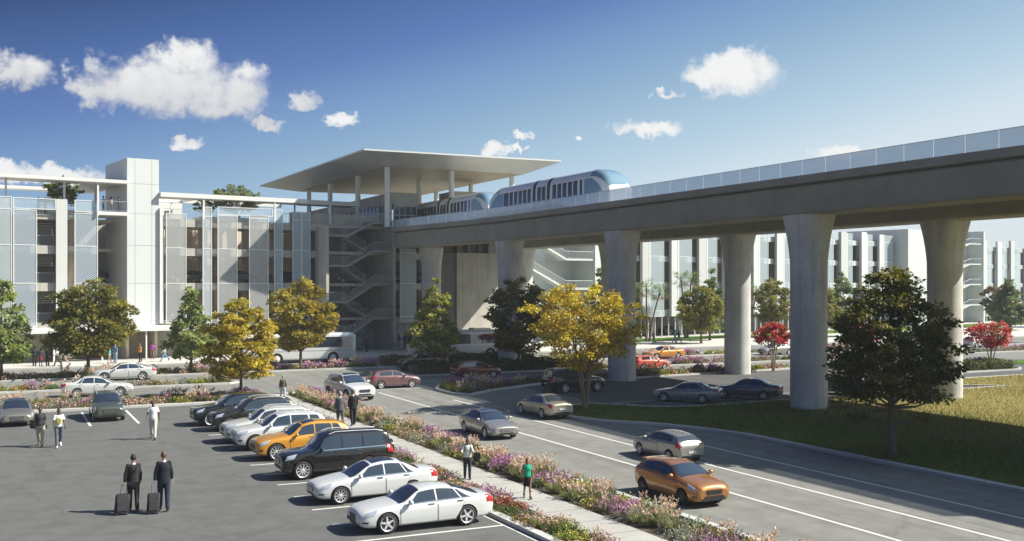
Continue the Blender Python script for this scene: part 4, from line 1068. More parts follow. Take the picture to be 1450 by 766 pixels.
def plant(sp, x, y, z, q, leaf):
    w, h, fc, pc, share, form = SPECIES[sp]; k = rng.uniform(.75,1.2); w *= k; h *= k*rng.uniform(.85,1.15)
    n = int(q*(110 if form != 'plume' else 70)); 
    d = unit(NR.normal(0,1,(n,3))); d[:,2] = np.abs(d[:,2])
    rad = np.power(NR.uniform(.25,1,(n,1)),.5)
    if form == 'plume':
        a = NR.uniform(0,2*math.pi,n); o = np.stack([np.cos(a),np.sin(a),np.zeros(n)],1); t = NR.uniform(.3,1,n)[:,None]
        P = o*.05+np.array([x,y,z]); D = unit(o*.75*t+np.array([0,0,.9])+NR.normal(0,.12,(n,3)))
        Nn = unit(np.cross(np.cross(D,[0,0,1.]),D)); L = h*NR.uniform(.7,1.15,n); V = [leaves(P,D,Nn,L,leaf*.28*np.ones(n))]; Cc = [pal(fc,n,.2)]
        m = max(3,int(5.5*q)); a = NR.uniform(0,2*math.pi,m)
        for i in range(m):
            o_ = np.array([math.cos(a[i]),math.sin(a[i]),0]); ln = h*rng.uniform(1.15,1.75); lean = rng.uniform(.15,.55)
            tip = np.array([x,y,z])+o_*lean*ln*.6+np.array([0,0,ln*.92]); base = np.array([x,y,z])+o_*lean*ln*.28+np.array([0,0,ln*.58])
            ax = unit(tip-base); sd = unit(np.cross(ax,[0.3,.2,1.]))
            kk = max(5,int(8*q)); tt = NR.uniform(.25,1,kk)[:,None]; Pp = base+(tip-base)*tt; Dd = unit(ax*1.0+NR.normal(0,.5,(kk,3))); Nq = unit(np.cross(Dd,NR.normal(0,1,(kk,3))))
            V.append(leaves(Pp,Dd,Nq,np.full(kk,leaf*1.25),np.full(kk,leaf*.5))); Cc.append(pal(pc,kk,.15))
            V.append(np.array([[np.array([x,y,z+.1]),base-sd*.006,base+(tip-base)*.4,base+sd*.006]])); Cc.append(np.array([[.3,.25,.12]]))
        return np.concatenate(V), np.concatenate(Cc)
    P = np.array([x,y,z])+d*rad*np.array([w,w,h*.92])
    D = unit(d*.8+NR.normal(0,.45,(n,3))+np.array([0,0,.25])); Nn = unit(d+NR.normal(0,.5,(n,3))+np.array([0,0,.4])); Nn = unit(Nn-D*np.sum(Nn*D,1,keepdims=True))
    L = leaf*NR.uniform(.6,1.25,n); V = [leaves(P,D,Nn,L,L*.55)]; Cc = [pal(fc,n,.25)]
    if pc is not None:
        m = int(n*share*1.3); d = unit(NR.normal(0,1,(m,3))); d[:,2] = np.abs(d[:,2])*.9+.12; d = unit(d)
        if form == 'spike':
            P = np.array([x,y,z])+d*np.array([w*.95,w*.95,h*.78]); P[:,2] += NR.uniform(0,h*.38,m); D = unit(np.array([0,0,1.])+NR.normal(0,.35,(m,3)))
            Nn = unit(np.cross(D,NR.normal(0,1,(m,3)))); L = np.full(m,leaf*1.25); V.append(leaves(P,D,Nn,L,L*.45))
        else:
            P = np.array([x,y,z])+d*np.array([w*1.03,w*1.03,h]); D = unit(NR.normal(0,1,(m,3))); Nn = unit(d+NR.normal(0,.35,(m,3))); Nn = unit(Nn-D*np.sum(Nn*D,1,keepdims=True))
            L = leaf*NR.uniform(.55,.95,m); V.append(leaves(P,D,Nn,L,L*.9))
        Cc.append(pal(pc,m,.18))
    return np.concatenate(V), np.concatenate(Cc)

def inpoly(x, y, poly):
    c = False; j = len(poly)-1
    for i in range(len(poly)):
        if (poly[i][1] > y) != (poly[j][1] > y) and x < (poly[j][0]-poly[i][0])*(y-poly[i][1])/(poly[j][1]-poly[i][1])+poly[i][0]: c = not c
        j = i
    return c
def bed(label, poly, dens, q, leaf, mix, seed, z=.06, patch=2.2, hk=1.0, order=None, edge=.25):
    """planting nobody could count: patches of one species each, one mesh for the whole bed"""
    rng.seed(seed); NR.seed(seed)
    xs = [p[0] for p in poly]; ys = [p[1] for p in poly]; x0,x1,y0,y1 = min(xs),max(xs),min(ys),max(ys)
    area = (x1-x0)*(y1-y0); cen = [(rng.uniform(x0,x1),rng.uniform(y0,y1),rng.choice(mix)) for _ in range(max(3,int(area/(patch*patch)*1.0)))]
    V, Cc = [], []
    for _ in range(int(area*dens)):
        x, y = rng.uniform(x0,x1), rng.uniform(y0,y1)
        if not inpoly(x,y,poly) or not all(inpoly(x+dx,y+dy,poly) for dx,dy in ((edge,0),(-edge,0),(0,edge),(0,-edge))): continue
        sp = min(cen, key=lambda c: (c[0]-x)**2+(c[1]-y)**2+rng.uniform(0,patch*.9))[2]
        if rng.random() < .10: sp = rng.choice(mix)
        v, c = plant(sp, x, y, z, q, leaf)
        v[:,:,2] = z+(v[:,:,2]-z)*hk
        V.append(v); Cc.append(c)
    o = quads('flower_bed', np.concatenate(V), np.concatenate(Cc), PETAL)
    return tag(o, label, 'flower bed', kind='stuff')
def blades(label, poly, n, hgt, colf, seed, z=.08):
    NR.seed(seed); xs = [p[0] for p in poly]; ys = [p[1] for p in poly]
    # nearer blades stand denser, as far as eye can tell grass from ground
    X = NR.uniform(min(xs),max(xs),n*2); Y = min(ys)+(max(ys)-min(ys))*NR.uniform(0,1,n*2)**1.25
    k = np.array([inpoly(a,b,poly) for a,b in zip(X,Y)]); X, Y = X[k], Y[k]; n = len(X)
    P = np.stack([X,Y,np.full(n,z-.02)],1); D = unit(NR.normal(0,.35,(n,3))+np.array([0,0,1.])); Nn = unit(np.cross(D,NR.normal(0,1,(n,3))))
    L = hgt*NR.uniform(.4,1.4,n)*(1+.2*np.sin(X*.31+1.7*np.sin(Y*.23))+.15*np.sin(Y*.47+2*np.sin(X*.13))); o = quads('grass', leaves(P,D,Nn,L,np.full(n,.035)), colf(X,Y), PETAL)
    return tag(o, label, 'grass', kind='stuff')
# ------------------------------------------------------------------ the parking garage with its tower, stair and roof canopies
FA = math.atan(.158)
G_ = empty('parking_garage', (0,116,0), FA, 'long white and concrete parking garage with mesh screens, glass fins and a tall white tower', 'parking garage')
FLOORS = (4.05, 8.16, 11.97, 15.16)
def gp(name, mat, boxes, smooth=0):
    b = MB()
    for q in boxes: b.box(*q)
    return b.build(name, mat, G_, smooth)
for z in FLOORS:
    gp('floor_slab', [SLABC], [(-9,9.25,.25,40,z-.34,z),(9.25,12.3,6,40,z-.34,z),(15.64,66,.25,5.2 if z < 15 else 4.9,z-.34,z)])
    gp('spandrel', [CONCW], [(-9,9.25,0,.22,z-.82,z+.02)] if z < 15 else [(-9,9.25,0,.22,z-.5,z+.02)])
    gp('spandrel', [CONCW], [(15.66,34.1,0,.22,z-.82,z+.02)])
    gp('spandrel', [CONCW], [(43.5,66,0,.22,z-.82,z+.02)])
gp('roof_deck', [CONCW], [(15.64,66,8.0,40,14.82,15.16)])  # roof and floors stop short: open well added to light the interior
gp('roof_edge', [WHITE], [(9.28,12.28,-.5,.24,15.3,15.66),(9.28,12.28,.242,5.98,15.34,15.62)])
gp('floor_slab', [CONCW], [(-9,66,.3,40,-.1,.03)])
# inside: beige columns, beams and a back wall with deep reveals
for u in (-4,1.6,7.6,18.0,23.4,28.9,33.4,38.9,45.6,50.4,56.4,62.4):
    gp('column', [BEIGE], [(u-.38,u+.38,3.7,4.5,.03,3.7),(u-.38,u+.38,3.7,4.5,4.06,7.8),(u-.38,u+.38,3.7,4.5,8.17,11.6),(u-.38,u+.38,3.7,4.5,11.98,14.8)])
gp('back_wall', [BEIGE], [(15.7,66,8,8.3,0.03,15.0)])
gp('back_wall', [CONCW], [(-9,15.6,14,14.3,.03,15.0)])
pil = []
u = 16.2
while u < 65:
    for z0,z1 in ((.04,3.6),(4.06,7.7),(8.17,11.5),(11.98,14.6)): pil.append((u,u+1.1,4.6,4.9,z0,z1-(.5 if int(u*3)%2 else 0)))
    u += 1.75
gp('pier_wall', [BEIGE], pil)
for z in FLOORS: gp('beam', [BEIGE], [(15.7,66,4.52,4.9,z-.9,z-.345)])
# white tower
b = MB(); b.box(12.3,15.64,0,9,3.0,21.5)
tw = b.build('tower', [WHITEP], G_)
b = MB(); b.box(12.32,12.6,.4,9,0,3.0); b.box(15.3,15.62,.4,9,0,3.0); b.box(12.6,15.3,3.5,3.8,0,3.0); b.build('tower_base', [BEIGE], G_)
j = MB()
for u in (13.12,14.88): j.box(u-.02,u+.02,-.004,.02,3.02,21.49)
for z in (4.1,8.15,12.2,15.6,18.8): j.box(12.31,15.63,-.006,.02,z-.02,z+.02)
j.build('panel_joint', [STEEL], tw)
# screens and fins hung in front of the floors
def frame(b, u0,u1,v,z0,z1,w=.07,zs=()):
    b.box(u0,u0+w,v-.05,v+.05,z0,z1); b.box(u1-w,u1,v-.05,v+.05,z0,z1)
    for z in (z0,z1-w)+tuple(zs): b.box(u0+w,u1-w,v-.045,v+.045,z,z+w)
def screen(u0,u1,z0,z1,mat,name,v=-.45,zs=(4.0,8.1,11.95,15.5)):
    b = MB(); b.box(u0+.07,u1-.07,v-.012,v+.012,z0,z1-.07); o = b.build(name, [mat], G_)
    b = MB(); frame(b,u0,u1,v,z0,z1,.08,[z for z in zs if z0+.3<z<z1-.3]); b.build('frame', [WHITE], o); return o
screen(-1.3,1.02,3.7,16.8,GLASS_FIN,'glass_fin'); screen(-4.6,-2.4,3.7,15.5,MESH1,'mesh_screen')
screen(1.12,3.33,3.7,15.55,MESH1,'mesh_screen'); screen(6.91,9.21,3.7,15.4,MESH1,'mesh_screen')
b = MB(); b.box(5.13,6.22,-.5,-.32,3.7,16.75); b.build('solid_fin', [plain('pale_fin',(.55,.56,.53),.5,var=.06)], G_)
screen(6.91,9.21,15.5,16.75,GLASS_BLUE,'glass_parapet'); screen(1.12,5.1,15.62,16.75,GLASS_CLEAR,'glass_parapet',zs=())
gp('pilaster', [WHITE], [(15.66,16.1,-.3,.0,3.8,16.3)])
screen(16.25,18.47,3.8,15.75,MESH2,'mesh_screen'); screen(20.27,21.3,3.8,16.6,GLASS_FIN,'glass_fin')
screen(21.95,24.22,3.8,15.75,MESH2,'mesh_screen'); screen(25.6,27.9,3.8,15.85,MESH2,'mesh_screen'); 
screen(28.59,29.62,3.8,16.6,GLASS_BLUE,'glass_fin'); screen(30.84,31.95,3.8,16.5,GLASS_BLUE,'glass_fin'); screen(32.0,33.05,3.8,16.5,GLASS_BLUE,'glass_fin')
screen(21.95,28.4,15.78,16.7,GLASS_CLEAR,'glass_parapet',zs=())
screen(45.1 ,47.4,3.4,12.4,GLASS_BLUE,'glass_fin',v=-.3); screen(48.6,49.9,3.4,12.4,GLASS_BLUE,'glass_fin',v=-.3)
# open bay on the left: louvres above, rail below on each level
LOUV = plain('olive_louvre',(.24,.24,.18),.6)
for z in FLOORS:
    gp('louvre', [LOUV], [(3.42,5.06,.6,.66,z-.95-q*.22,z-.86-q*.22) for q in range(6)])
def railing(name, parent, pts, h=1.05, step=.14, mat=None, bars=True, mid=True):
    b = MB()
    for p,q in zip(pts[:-1],pts[1:]):
        p, q = Vector(p), Vector(q); L = (q-p).length; n = max(1,int(L/step))
        b.tube([p+Vector((0,0,h)),q+Vector((0,0,h))],.028,5); b.tube([p+Vector((0,0,.1)),q+Vector((0,0,.1))],.02,4)
        for k in range(n+1):
            if bars or k % 8 == 0:
                r = p.lerp(q,k/n); b.box(r.x-.012,r.x+.012,r.y-.012,r.y+.012,r.z+.0,r.z+h)
    return b.build(name, [mat or STEEL], parent)
for z in FLOORS[:3]: railing('railing', G_, [(3.36,.5,z),(5.1,.5,z)])
railing('railing', G_, [(-9,.15,15.18),(9.2,.15,15.18),(9.3,-.4,15.66),(12.2,-.4,15.66)], 1.1, .2)
railing('railing', G_, [(15.7,.15,15.18),(34.2,.15,15.18)], 1.1, .3)
gp('parapet', [CONCW], [(30.9,42.6,.4,.62,15.18,16.45)]); gp('parapet', [CONCW], [(3.3,4.4,2.4,2.6,15.18,15.9)])
gp('planter', [WHITE], [(4.5,8.9,2.7,5.2,15.17,15.9)]); gp('planter', [WHITE], [(21,27.5,2.0,5.0,15.17,15.7)])
# ground floor front
gp('ground_wall', [plain('cream_wall',(.58,.56,.36),.6)], [(-9,5.2,3.6,3.8,.03,3.2)])
gp('door', [plain('blue_door',(.03,.05,.20),.5)], [(9.6,10.3,5.6,5.7,.03,2.4)])
gp('door', [plain('red_door',(.30,.03,.03),.5)], [(10.4,11.5,5.6,5.7,.03,2.4)])
gp('door', [plain('olive_door',(.20,.17,.02),.5)], [(11.55,12.2,5.6,5.7,.03,2.4)])
gp('ground_wall', [CONCW], [(16.2,19.6,2.2,2.5,.03,3.2)])
gp('shutter', [plain('slatted_shutter',(.24,.24,.21),.5)], [(5.6,9.4,3.2,3.28,.2+.17*k,.31+.17*k) for k in range(16)])
gp('window_wall', [GLASS_CLEAR], [(45.0,52.6,1.2,1.23,.04,3.2)])
gp('window_wall', [GLASS_CLEAR], [(38.4,42.6,1.6,1.63,.04,3.2)])
for u in (45.0,46.9,48.8,50.7,52.5): gp('mullion', [STEEL], [(u-.05,u+.05,1.1,1.19,.04,3.2)])
for u in (38.4,39.8,41.2,42.6): gp('mullion', [STEEL], [(u-.05,u+.05,1.5,1.59,.04,3.2)])
# ground canopy
gp('canopy', [WHITE], [(1.6,19.3,-2.6,-.05,3.12,3.62)])
gp('canopy_post', [WHITE], [(4.5,4.66,-2.3,-2.14,.1,3.12)]); gp('canopy_post', [WHITE], [(9.15,9.31,-2.3,-2.14,.1,3.12)]); gp('canopy_post', [WHITE], [(13.6,13.74,-2.3,-2.16,.1,3.12)]); gp('canopy_post', [WHITE], [(18.8,18.94,-2.3,-2.16,.1,3.12)])
# roof canopies
gp('roof_canopy', [WHITE], [(-9,12.25,-1.0,2.6,18.66,19.0),(9.0,12.25,2.61,12.0,18.68,18.98),(-9,12.25,12.0,14.0,18.66,19.0)])
gp('roof_canopy', [WHITE], [(15.66,32.6,-.6,2.4,17.5,17.98),(15.66,32.6,7.0,7.5,17.5,17.98)])
gp('roof_canopy', [plain('grey_canopy',(.42,.43,.43),.5)], [(32.6,39.4,-.6,2.4,17.44,17.94)])
for u,v,z in ((.6,.4,18.66),(6.1,.4,18.66),(9.15,-.7,18.66),(8.3,12.8,18.66),(10.6,6,18.68),(11.2,9,18.68),(.6,12.8,18.66),(20.4,-.4,17.5),(28.7,-.4,17.5),(35.6,-.4,17.44),(19.2,7.2,17.5),(27.3,7.2,17.5),(32.2,2.1,17.5)):
    gp('roof_post', [WHITE], [(u-.09,u+.09,v-.09,v+.09,15.17,z)])
for u in (20.4,24.5,28.7): gp('roof_beam', [WHITE], [(u-.1,u+.1,2.41,6.99,17.55,17.9)])
gp('plant_room', [WHITE], [(15.7,21.0,9,13,15.17,17.6)]); gp('plant_room', [CONCW], [(15.7,19.2,8.05,8.95,15.17,16.6)])
# open stair between two concrete fins
gp('stair_wall', [CONCW], [(34.05,34.4,-2.7,.5,.03,14.75)]); gp('stair_wall', [CONCW], [(42.85,43.2,-2.7,4.5,.03,14.95)])
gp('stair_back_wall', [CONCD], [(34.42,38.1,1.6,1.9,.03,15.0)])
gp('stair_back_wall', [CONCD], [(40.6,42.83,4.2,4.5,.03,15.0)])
zr = (15.5,12.1,8.1,4.05); zl = (13.85,10.3,6.05,2.0)
for z in zr: 
    gp('landing', [CONC], [(40.4,42.8,-2.5,1.0,z-.22,z)]); railing('railing', G_, [(40.4,-2.45,z),(42.75,-2.45,z)], 1.05, .13)
for z in zl:
    gp('landing', [CONC], [(34.45,37.0,-2.5,1.0,z-.22,z)]); railing('railing', G_, [(34.5,-2.45,z),(37.0,-2.45,z)], 1.05, .13)
def flight(u0,z0,u1,z1,v0,v1):
    b = MB(); n = 11; du = (u1-u0)/n; dz = (z1-z0)/n
    for k in range(n):
        a, c = u0+du*k, u0+du*(k+1); b.box(min(a,c),max(a,c),v0+.06,v1-.06,z0+dz*(k+1)-.05-abs(dz)*.0,z0+dz*(k+1) )
    for v in (v0,v1-.055):
        p = [(u0,z0-.20),(u1,z1-.20),(u1,z1+.03),(u0,z0+.03)]; b.prism(p,v,v+.055,0,Matrix(((1,0,0,0),(0,0,1,0),(0,1,0,0),(0,0,0,1))))
    b.build('stair_flight', [plain('stair_steel',(.26,.26,.25),.6)] if not 'stair_steel' in bpy.data.materials else [bpy.data.materials['stair_steel']], G_)
    railing('railing', G_, [(u0,v0+.03,z0),(u1,v0+.03,z1)], 1.0, .15)
for k in range(4):
    flight(37.0,zl[k],40.4,zr[k],-2.5,-1.3)
    if k < 3: flight(37.0,zl[k],40.4,zr[k+1],-.5,.7)
flight(37.0,2.0,40.4,.1,-.5,.7)
# blank end wall under the platform
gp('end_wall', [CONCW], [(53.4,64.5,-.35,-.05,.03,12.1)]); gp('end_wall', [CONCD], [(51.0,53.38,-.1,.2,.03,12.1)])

# ------------------------------------------------------------------ the elevated guideway
W_ = empty('elevated_guideway', (52,60,0), 0, 'elevated concrete train guideway on flared round piers with a glass parapet', 'guideway')
W_.location = (0,0,0)
def edge(y):    # near edge of the deck: straight, then easing out towards the platform
    t = min(max((y-92)/30.,0),1); return 45.0-2.6*t*t*(3-2*t)*.95
YS = [-25,0,20,40,60,80]+[84+2*k for k in range(20)]
YS = [y for y in YS if y <= 122]
b = MB(); rows = []
prof = [(0,14.36),(0,14.84),(.42,14.84),(.42,14.5),(20.3,14.5),(20.3,14.84),(20.7,14.84),(20.7,14.36),(17.0,14.25),(.9,14.25)]
for y in YS:
    e = edge(y); rows.append([((e+x) if x < 10 else 45.0+x, y, z) for x,z in prof]+[(e,y,14.36)])
b.grid(rows, 0, True)
for r,fl in ((rows[0],0),(rows[-1],1)): b.add(r[:-1], [tuple(range(10)) if fl else tuple(range(9,-1,-1))])
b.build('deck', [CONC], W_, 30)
def girder(off_l, off_r, near):
    b = MB(); rows = []
    for y in YS:
        e = edge(y)+.25 if near else 58.1
        w = 3.0; z0, z1 = 12.45, 14.26
        rows.append([(e+.10,y,z1),(e,y,z1-.12),(e+.12,y,z0+.1),(e+.24,y,z0),(e+w-.24,y,z0),(e+w-.12,y,z0+.1),(e+w,y,z1-.12),(e+w-.1,y,z1)])
    b.grid(rows, 0); 
    for r,fl in ((rows[0],1),(rows[-1],0)): b.add(r, [tuple(range(8)) if fl else tuple(range(7,-1,-1))])
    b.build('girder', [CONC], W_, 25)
girder(0,0,True); girder(0,0,False)
def pier(x, y):
    b = MB(); n = 40; rows = []
    for z in [-.3,0,3,6,8.2]+[8.6+.25*k for k in range(16)]:
        if z > 12.5: break
        t = min(max((z-8.8)/3.6,0),1); t2 = t**1.9; row = []
        for k in range(n+1):
            a = 2*math.pi*k/n; cx, cy = math.cos(a), math.sin(a); r = 1.17
            hx, hy = 1.22, 1.5
            sx = abs(cx)**.42*(1 if cx > 0 else -1); sy = abs(cy)**.42*(1 if cy > 0 else -1)
            row.append((x+(r*cx)*(1-t2)+hx*sx*t2, y+(r*cy)*(1-t2)+hy*sy*t2, z))
        rows.append(row)
    z = 12.46; rows.append([(p[0],p[1],z) for p in rows[-1]])
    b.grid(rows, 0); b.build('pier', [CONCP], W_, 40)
for y in (8.5,30.2,52,74.5,96,117.5): pier(46.7,y)
for y in (8.5,30.2,52.6,75.6,97,118.4): pier(59.6,y)
k = 0; y = 18.0
def pane(p, q, z0, z1, name, mat, parent):
    p, q = Vector(p), Vector(q); d = (q-p).normalized(); g = d*.014; n_ = Vector((-d.y,d.x))*.012
    b = MB(); a, c = p+g, q-g; b.prism([(a.x+n_.x,a.y+n_.y),(c.x+n_.x,c.y+n_.y),(c.x-n_.x,c.y-n_.y),(a.x-n_.x,a.y-n_.y)], z0, z1); o = b.build(name,[mat],parent)
    return o
while y < 120:
    y2 = y+2.05; pane((edge(y)+.1,y),(edge(y2)+.1,y2),14.84,15.78,'glass_panel',GLASS_RAIL,W_); y = y2
y = 20.0
while y < 120: pane((65.55,y),(65.55,y+4.1),14.84,15.78,'glass_panel',GLASS_RAIL,W_); y += 4.1
b = MB(); b.tube([(edge(q)+.1,q,15.79) for q in YS],.016,5); b.build('handrail',[STEEL],W_)
for x in (48.0,50.0,55.0,57.0):
    b = MB(); b.box(x-.3,x+.3,-25,160,14.502,14.72); b.build('running_beam',[CONCP],W_)
b = MB(); b.box(45.8,46.9,84,121,14.503,15.0); b.build('walkway',[WHITE],W_)

# ------------------------------------------------------------------ the station
S_ = empty('train_station', (50,135,0), 0, 'open train station with a big tilted white roof on round white columns', 'station'); S_.location = (0,0,0)
def sp_(name, mat, boxes):
    b = MB()
    for q in boxes: b.box(*q)
    return b.build(name, mat, S_)
sp_('platform', [CONC], [(42.55,47.1,122.02,160,13.9,15.0),(47.1,58.4,122.02,160,13.9,14.5),(58.4,66,122.02,160,13.9,15.0)])
# roof: flat lining with eaves tilting up to a thin edge
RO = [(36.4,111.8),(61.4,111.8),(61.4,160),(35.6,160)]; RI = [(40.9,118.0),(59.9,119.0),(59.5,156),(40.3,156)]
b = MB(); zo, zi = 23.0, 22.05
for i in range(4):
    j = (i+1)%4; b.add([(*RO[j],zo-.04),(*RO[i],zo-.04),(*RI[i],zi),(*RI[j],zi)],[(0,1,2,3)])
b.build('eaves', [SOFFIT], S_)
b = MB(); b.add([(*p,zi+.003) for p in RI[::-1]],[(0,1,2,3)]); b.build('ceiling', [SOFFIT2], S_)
b = MB(); b.prism(RO, zo-.03, zo+.14); b.build('roof', [WHITE], S_)
sm = MB()
for k in range(1,9):
    t = k/9.; p = Vector((*[RO[0][i]*(1-t)+RO[1][i]*t for i in (0,1)],zo-.046)); q = Vector((*[RI[0][i]*(1-t)+RI[1][i]*t for i in (0,1)],zi-.006)); sm.tube([p,q],.012,4)
sm.build('panel_joint', [STEEL], S_)
for x,y in ((41.7,119.2),(50.3,119.8),(59.2,121.0),(41.5,130),(41.3,142),(41.3,153),(50.3,131),(50.3,143),(59.2,134),(59.2,147)):
    b = MB(); b.lathe([(.36,14.9),(.34,15.2),(.32,22.06),(.0,22.06)],18,0,Matrix.Translation((x,y,0))); b.build('column',[WHITE],S_,50)
# glazed waiting hall beside the track
sp_('hall_fascia', [CONCW], [(43.0,43.3,121.5,160,17.9,19.3),(43.32,46.6,121.5,121.8,17.6,19.3),(46.3,46.6,121.82,160,17.9,19.3),(43.3,46.3,121.82,160,19.05,19.28)])
sp_('hall_glass', [plain('dark_blue_glass',(.02,.035,.07),.05,spec=.9)], [(43.08,43.14,121.6,160,15.0,17.9),(43.32,46.4,121.6,121.66,15.0,17.6)])
sp_('hall_mullion', [STEEL], [(42.98,43.06,121.6+1.5*q,121.75+1.5*q,15.0,17.9) for q in range(26)]+[(43.3+.75*q,43.38+.75*q,121.48,121.58,15.0,17.6) for q in range(5)]+[(43.3,46.5,121.45,121.55,16.5,16.58)])
sp_('lift_block', [CONCW], [(54.0,61.5,128,133,15.0,20.4)])
railing('railing', S_, [(37.5,118.9,15.5),(42.5,119.6,15.5)], 1.05, .15)

# ------------------------------------------------------------------ pale garage across the way
FB = math.atan(.235)
B_ = empty('parking_garage', (84,130.5,0), FB, 'distant pale garage wrapped in glass fins behind the palms', 'parking garage')
def bp(name, mat, boxes):
    b = MB()
    for q in boxes: b.box(*q)
    return b.build(name, mat, B_)
FW = plain('far_concrete', (.49,.50,.49), .7, var=.06); FWD = plain('far_dark', (.2,.2,.2), .7); FGL = glassy('far_glass', (.58,.66,.69), .42, .2)
for z in (4.1,8.3,12.3,16.0):
    bp('floor_slab', [FW], [(-1,70,.3,30,z-.35,z),(103,150,.3,30,z-.35,z)])
    bp('spandrel', [FW], [(-1,70,0,.28,z-.85,z+.02)]); bp('spandrel', [FW], [(103,150,0,.28,z-.85,z+.02)])
bp('back_wall', [plain('far_beige',(.46,.41,.35),.8)], [(-1,70,9,9.3,0,16)])
cols = []
u = 1.0; q = 0; fr = random.Random(3)
while u < 149:
    if 70 < u < 103: u = 104.0
    w = fr.choice((1.6,2.3,3.0)); kind = ('fin','glass','gap')[q % 3]; q += 1
    if kind == 'fin':
        w = fr.choice((1.3,1.7)); bp('fin', [FW if fr.random() < .6 else WHITEP], [(u,u+w,-.7,-.2,3.2,17.4+fr.uniform(-.2,.4))])
        bp('mullion', [WHITEP], [(u+w+.2,u+w+.42,-.6,-.3,3.2,17.3)])
        u += w+.5
    elif kind == 'glass':
        o = bp('glass_fin', [FGL], [(u,u+w,-.5,-.46,3.2,17.2)]); b = MB(); frame(b,u,u+w,-.48,3.2,17.2,.1,(4.0,8.2,12.2,15.9)); ob = b.build('frame',[WHITEP],o); u += w+.1
    else: 
        bp('column', [FW], [(u+.3,u+.9,2.5,3.1,0,15.9)]); u += fr.choice((1.4,2.0,2.6))
bp('ground_mullion', [WHITEP], [(u_,u_+.1,.1,.25,0,3.3) for u_ in [1.5*k for k in range(46)]+[104+1.5*k for k in range(30)]])
bp('tower', [WHITEP], [(70.35,77.0,-3.0,12,0,18.45)])
bp('stair_wall', [WHITEP], [(96.5,103,2.0,14,0,18.4)]); bp('stair_wall', [WHITEP], [(102.4,103,-1.5,2,0,19.1)])
for k in range(4):
    z = 4.2*k+3.9; bp('landing', [WHITEP], [(97.5,102.4,-1.2,1.8,z-.2,z)]); 
    railing('railing', B_, [(97.5,-1.2,z),(102.3,-1.2,z)], 1.05, .5, WHITEP)
    b = MB(); b.prism([(88.5,z-2.3),(97.5,z-.2),(97.5,z),(88.5,z-2.1)],-1.2,.2,0,Matrix(((1,0,0,0),(0,0,1,0),(0,1,0,0),(0,0,0,1)))); b.build('stair_flight',[WHITEP],B_)
    railing('railing', B_, [(88.5,-1.2,z-2.1),(97.5,-1.2,z)], 1.05, .5, WHITEP)
# stair end of the same garage, seen between the piers
bp('stair_wall', [WHITEP], [(-8.6,-.6,-.6,12,0,17.2)]); bp('pipe', [STEEL], [(-5.6,-5.4,-.75,-.605,0,17),(-3.1,-2.95,-.75,-.605,0,17),(-2.2,-2.05,-.75,-.605,0,17)])
bp('stair_back_wall', [WHITEP], [(-24,-8.62,4.2,4.5,0,17.2)])
for k in range(4):
    z = 4.1*k+3.4; bp('landing', [WHITEP], [(-14,-8.64,-.4,3.8,z-.22,z)]); railing('railing', B_, [(-14,-.35,z),(-8.7,-.35,z)], 1.05, .25, WHITEP)
    b = MB(); b.prism([(-20,z+2.4),(-14,z-.2),(-14,z+.05),(-20,z+2.65)],-.4,1.0,0,Matrix(((1,0,0,0),(0,0,1,0),(0,1,0,0),(0,0,0,1)))); b.build('stair_flight',[WHITEP],B_)
    railing('railing', B_, [(-20,-.35,z+2.6),(-14,-.35,z)], 1.05, .25, WHITEP)
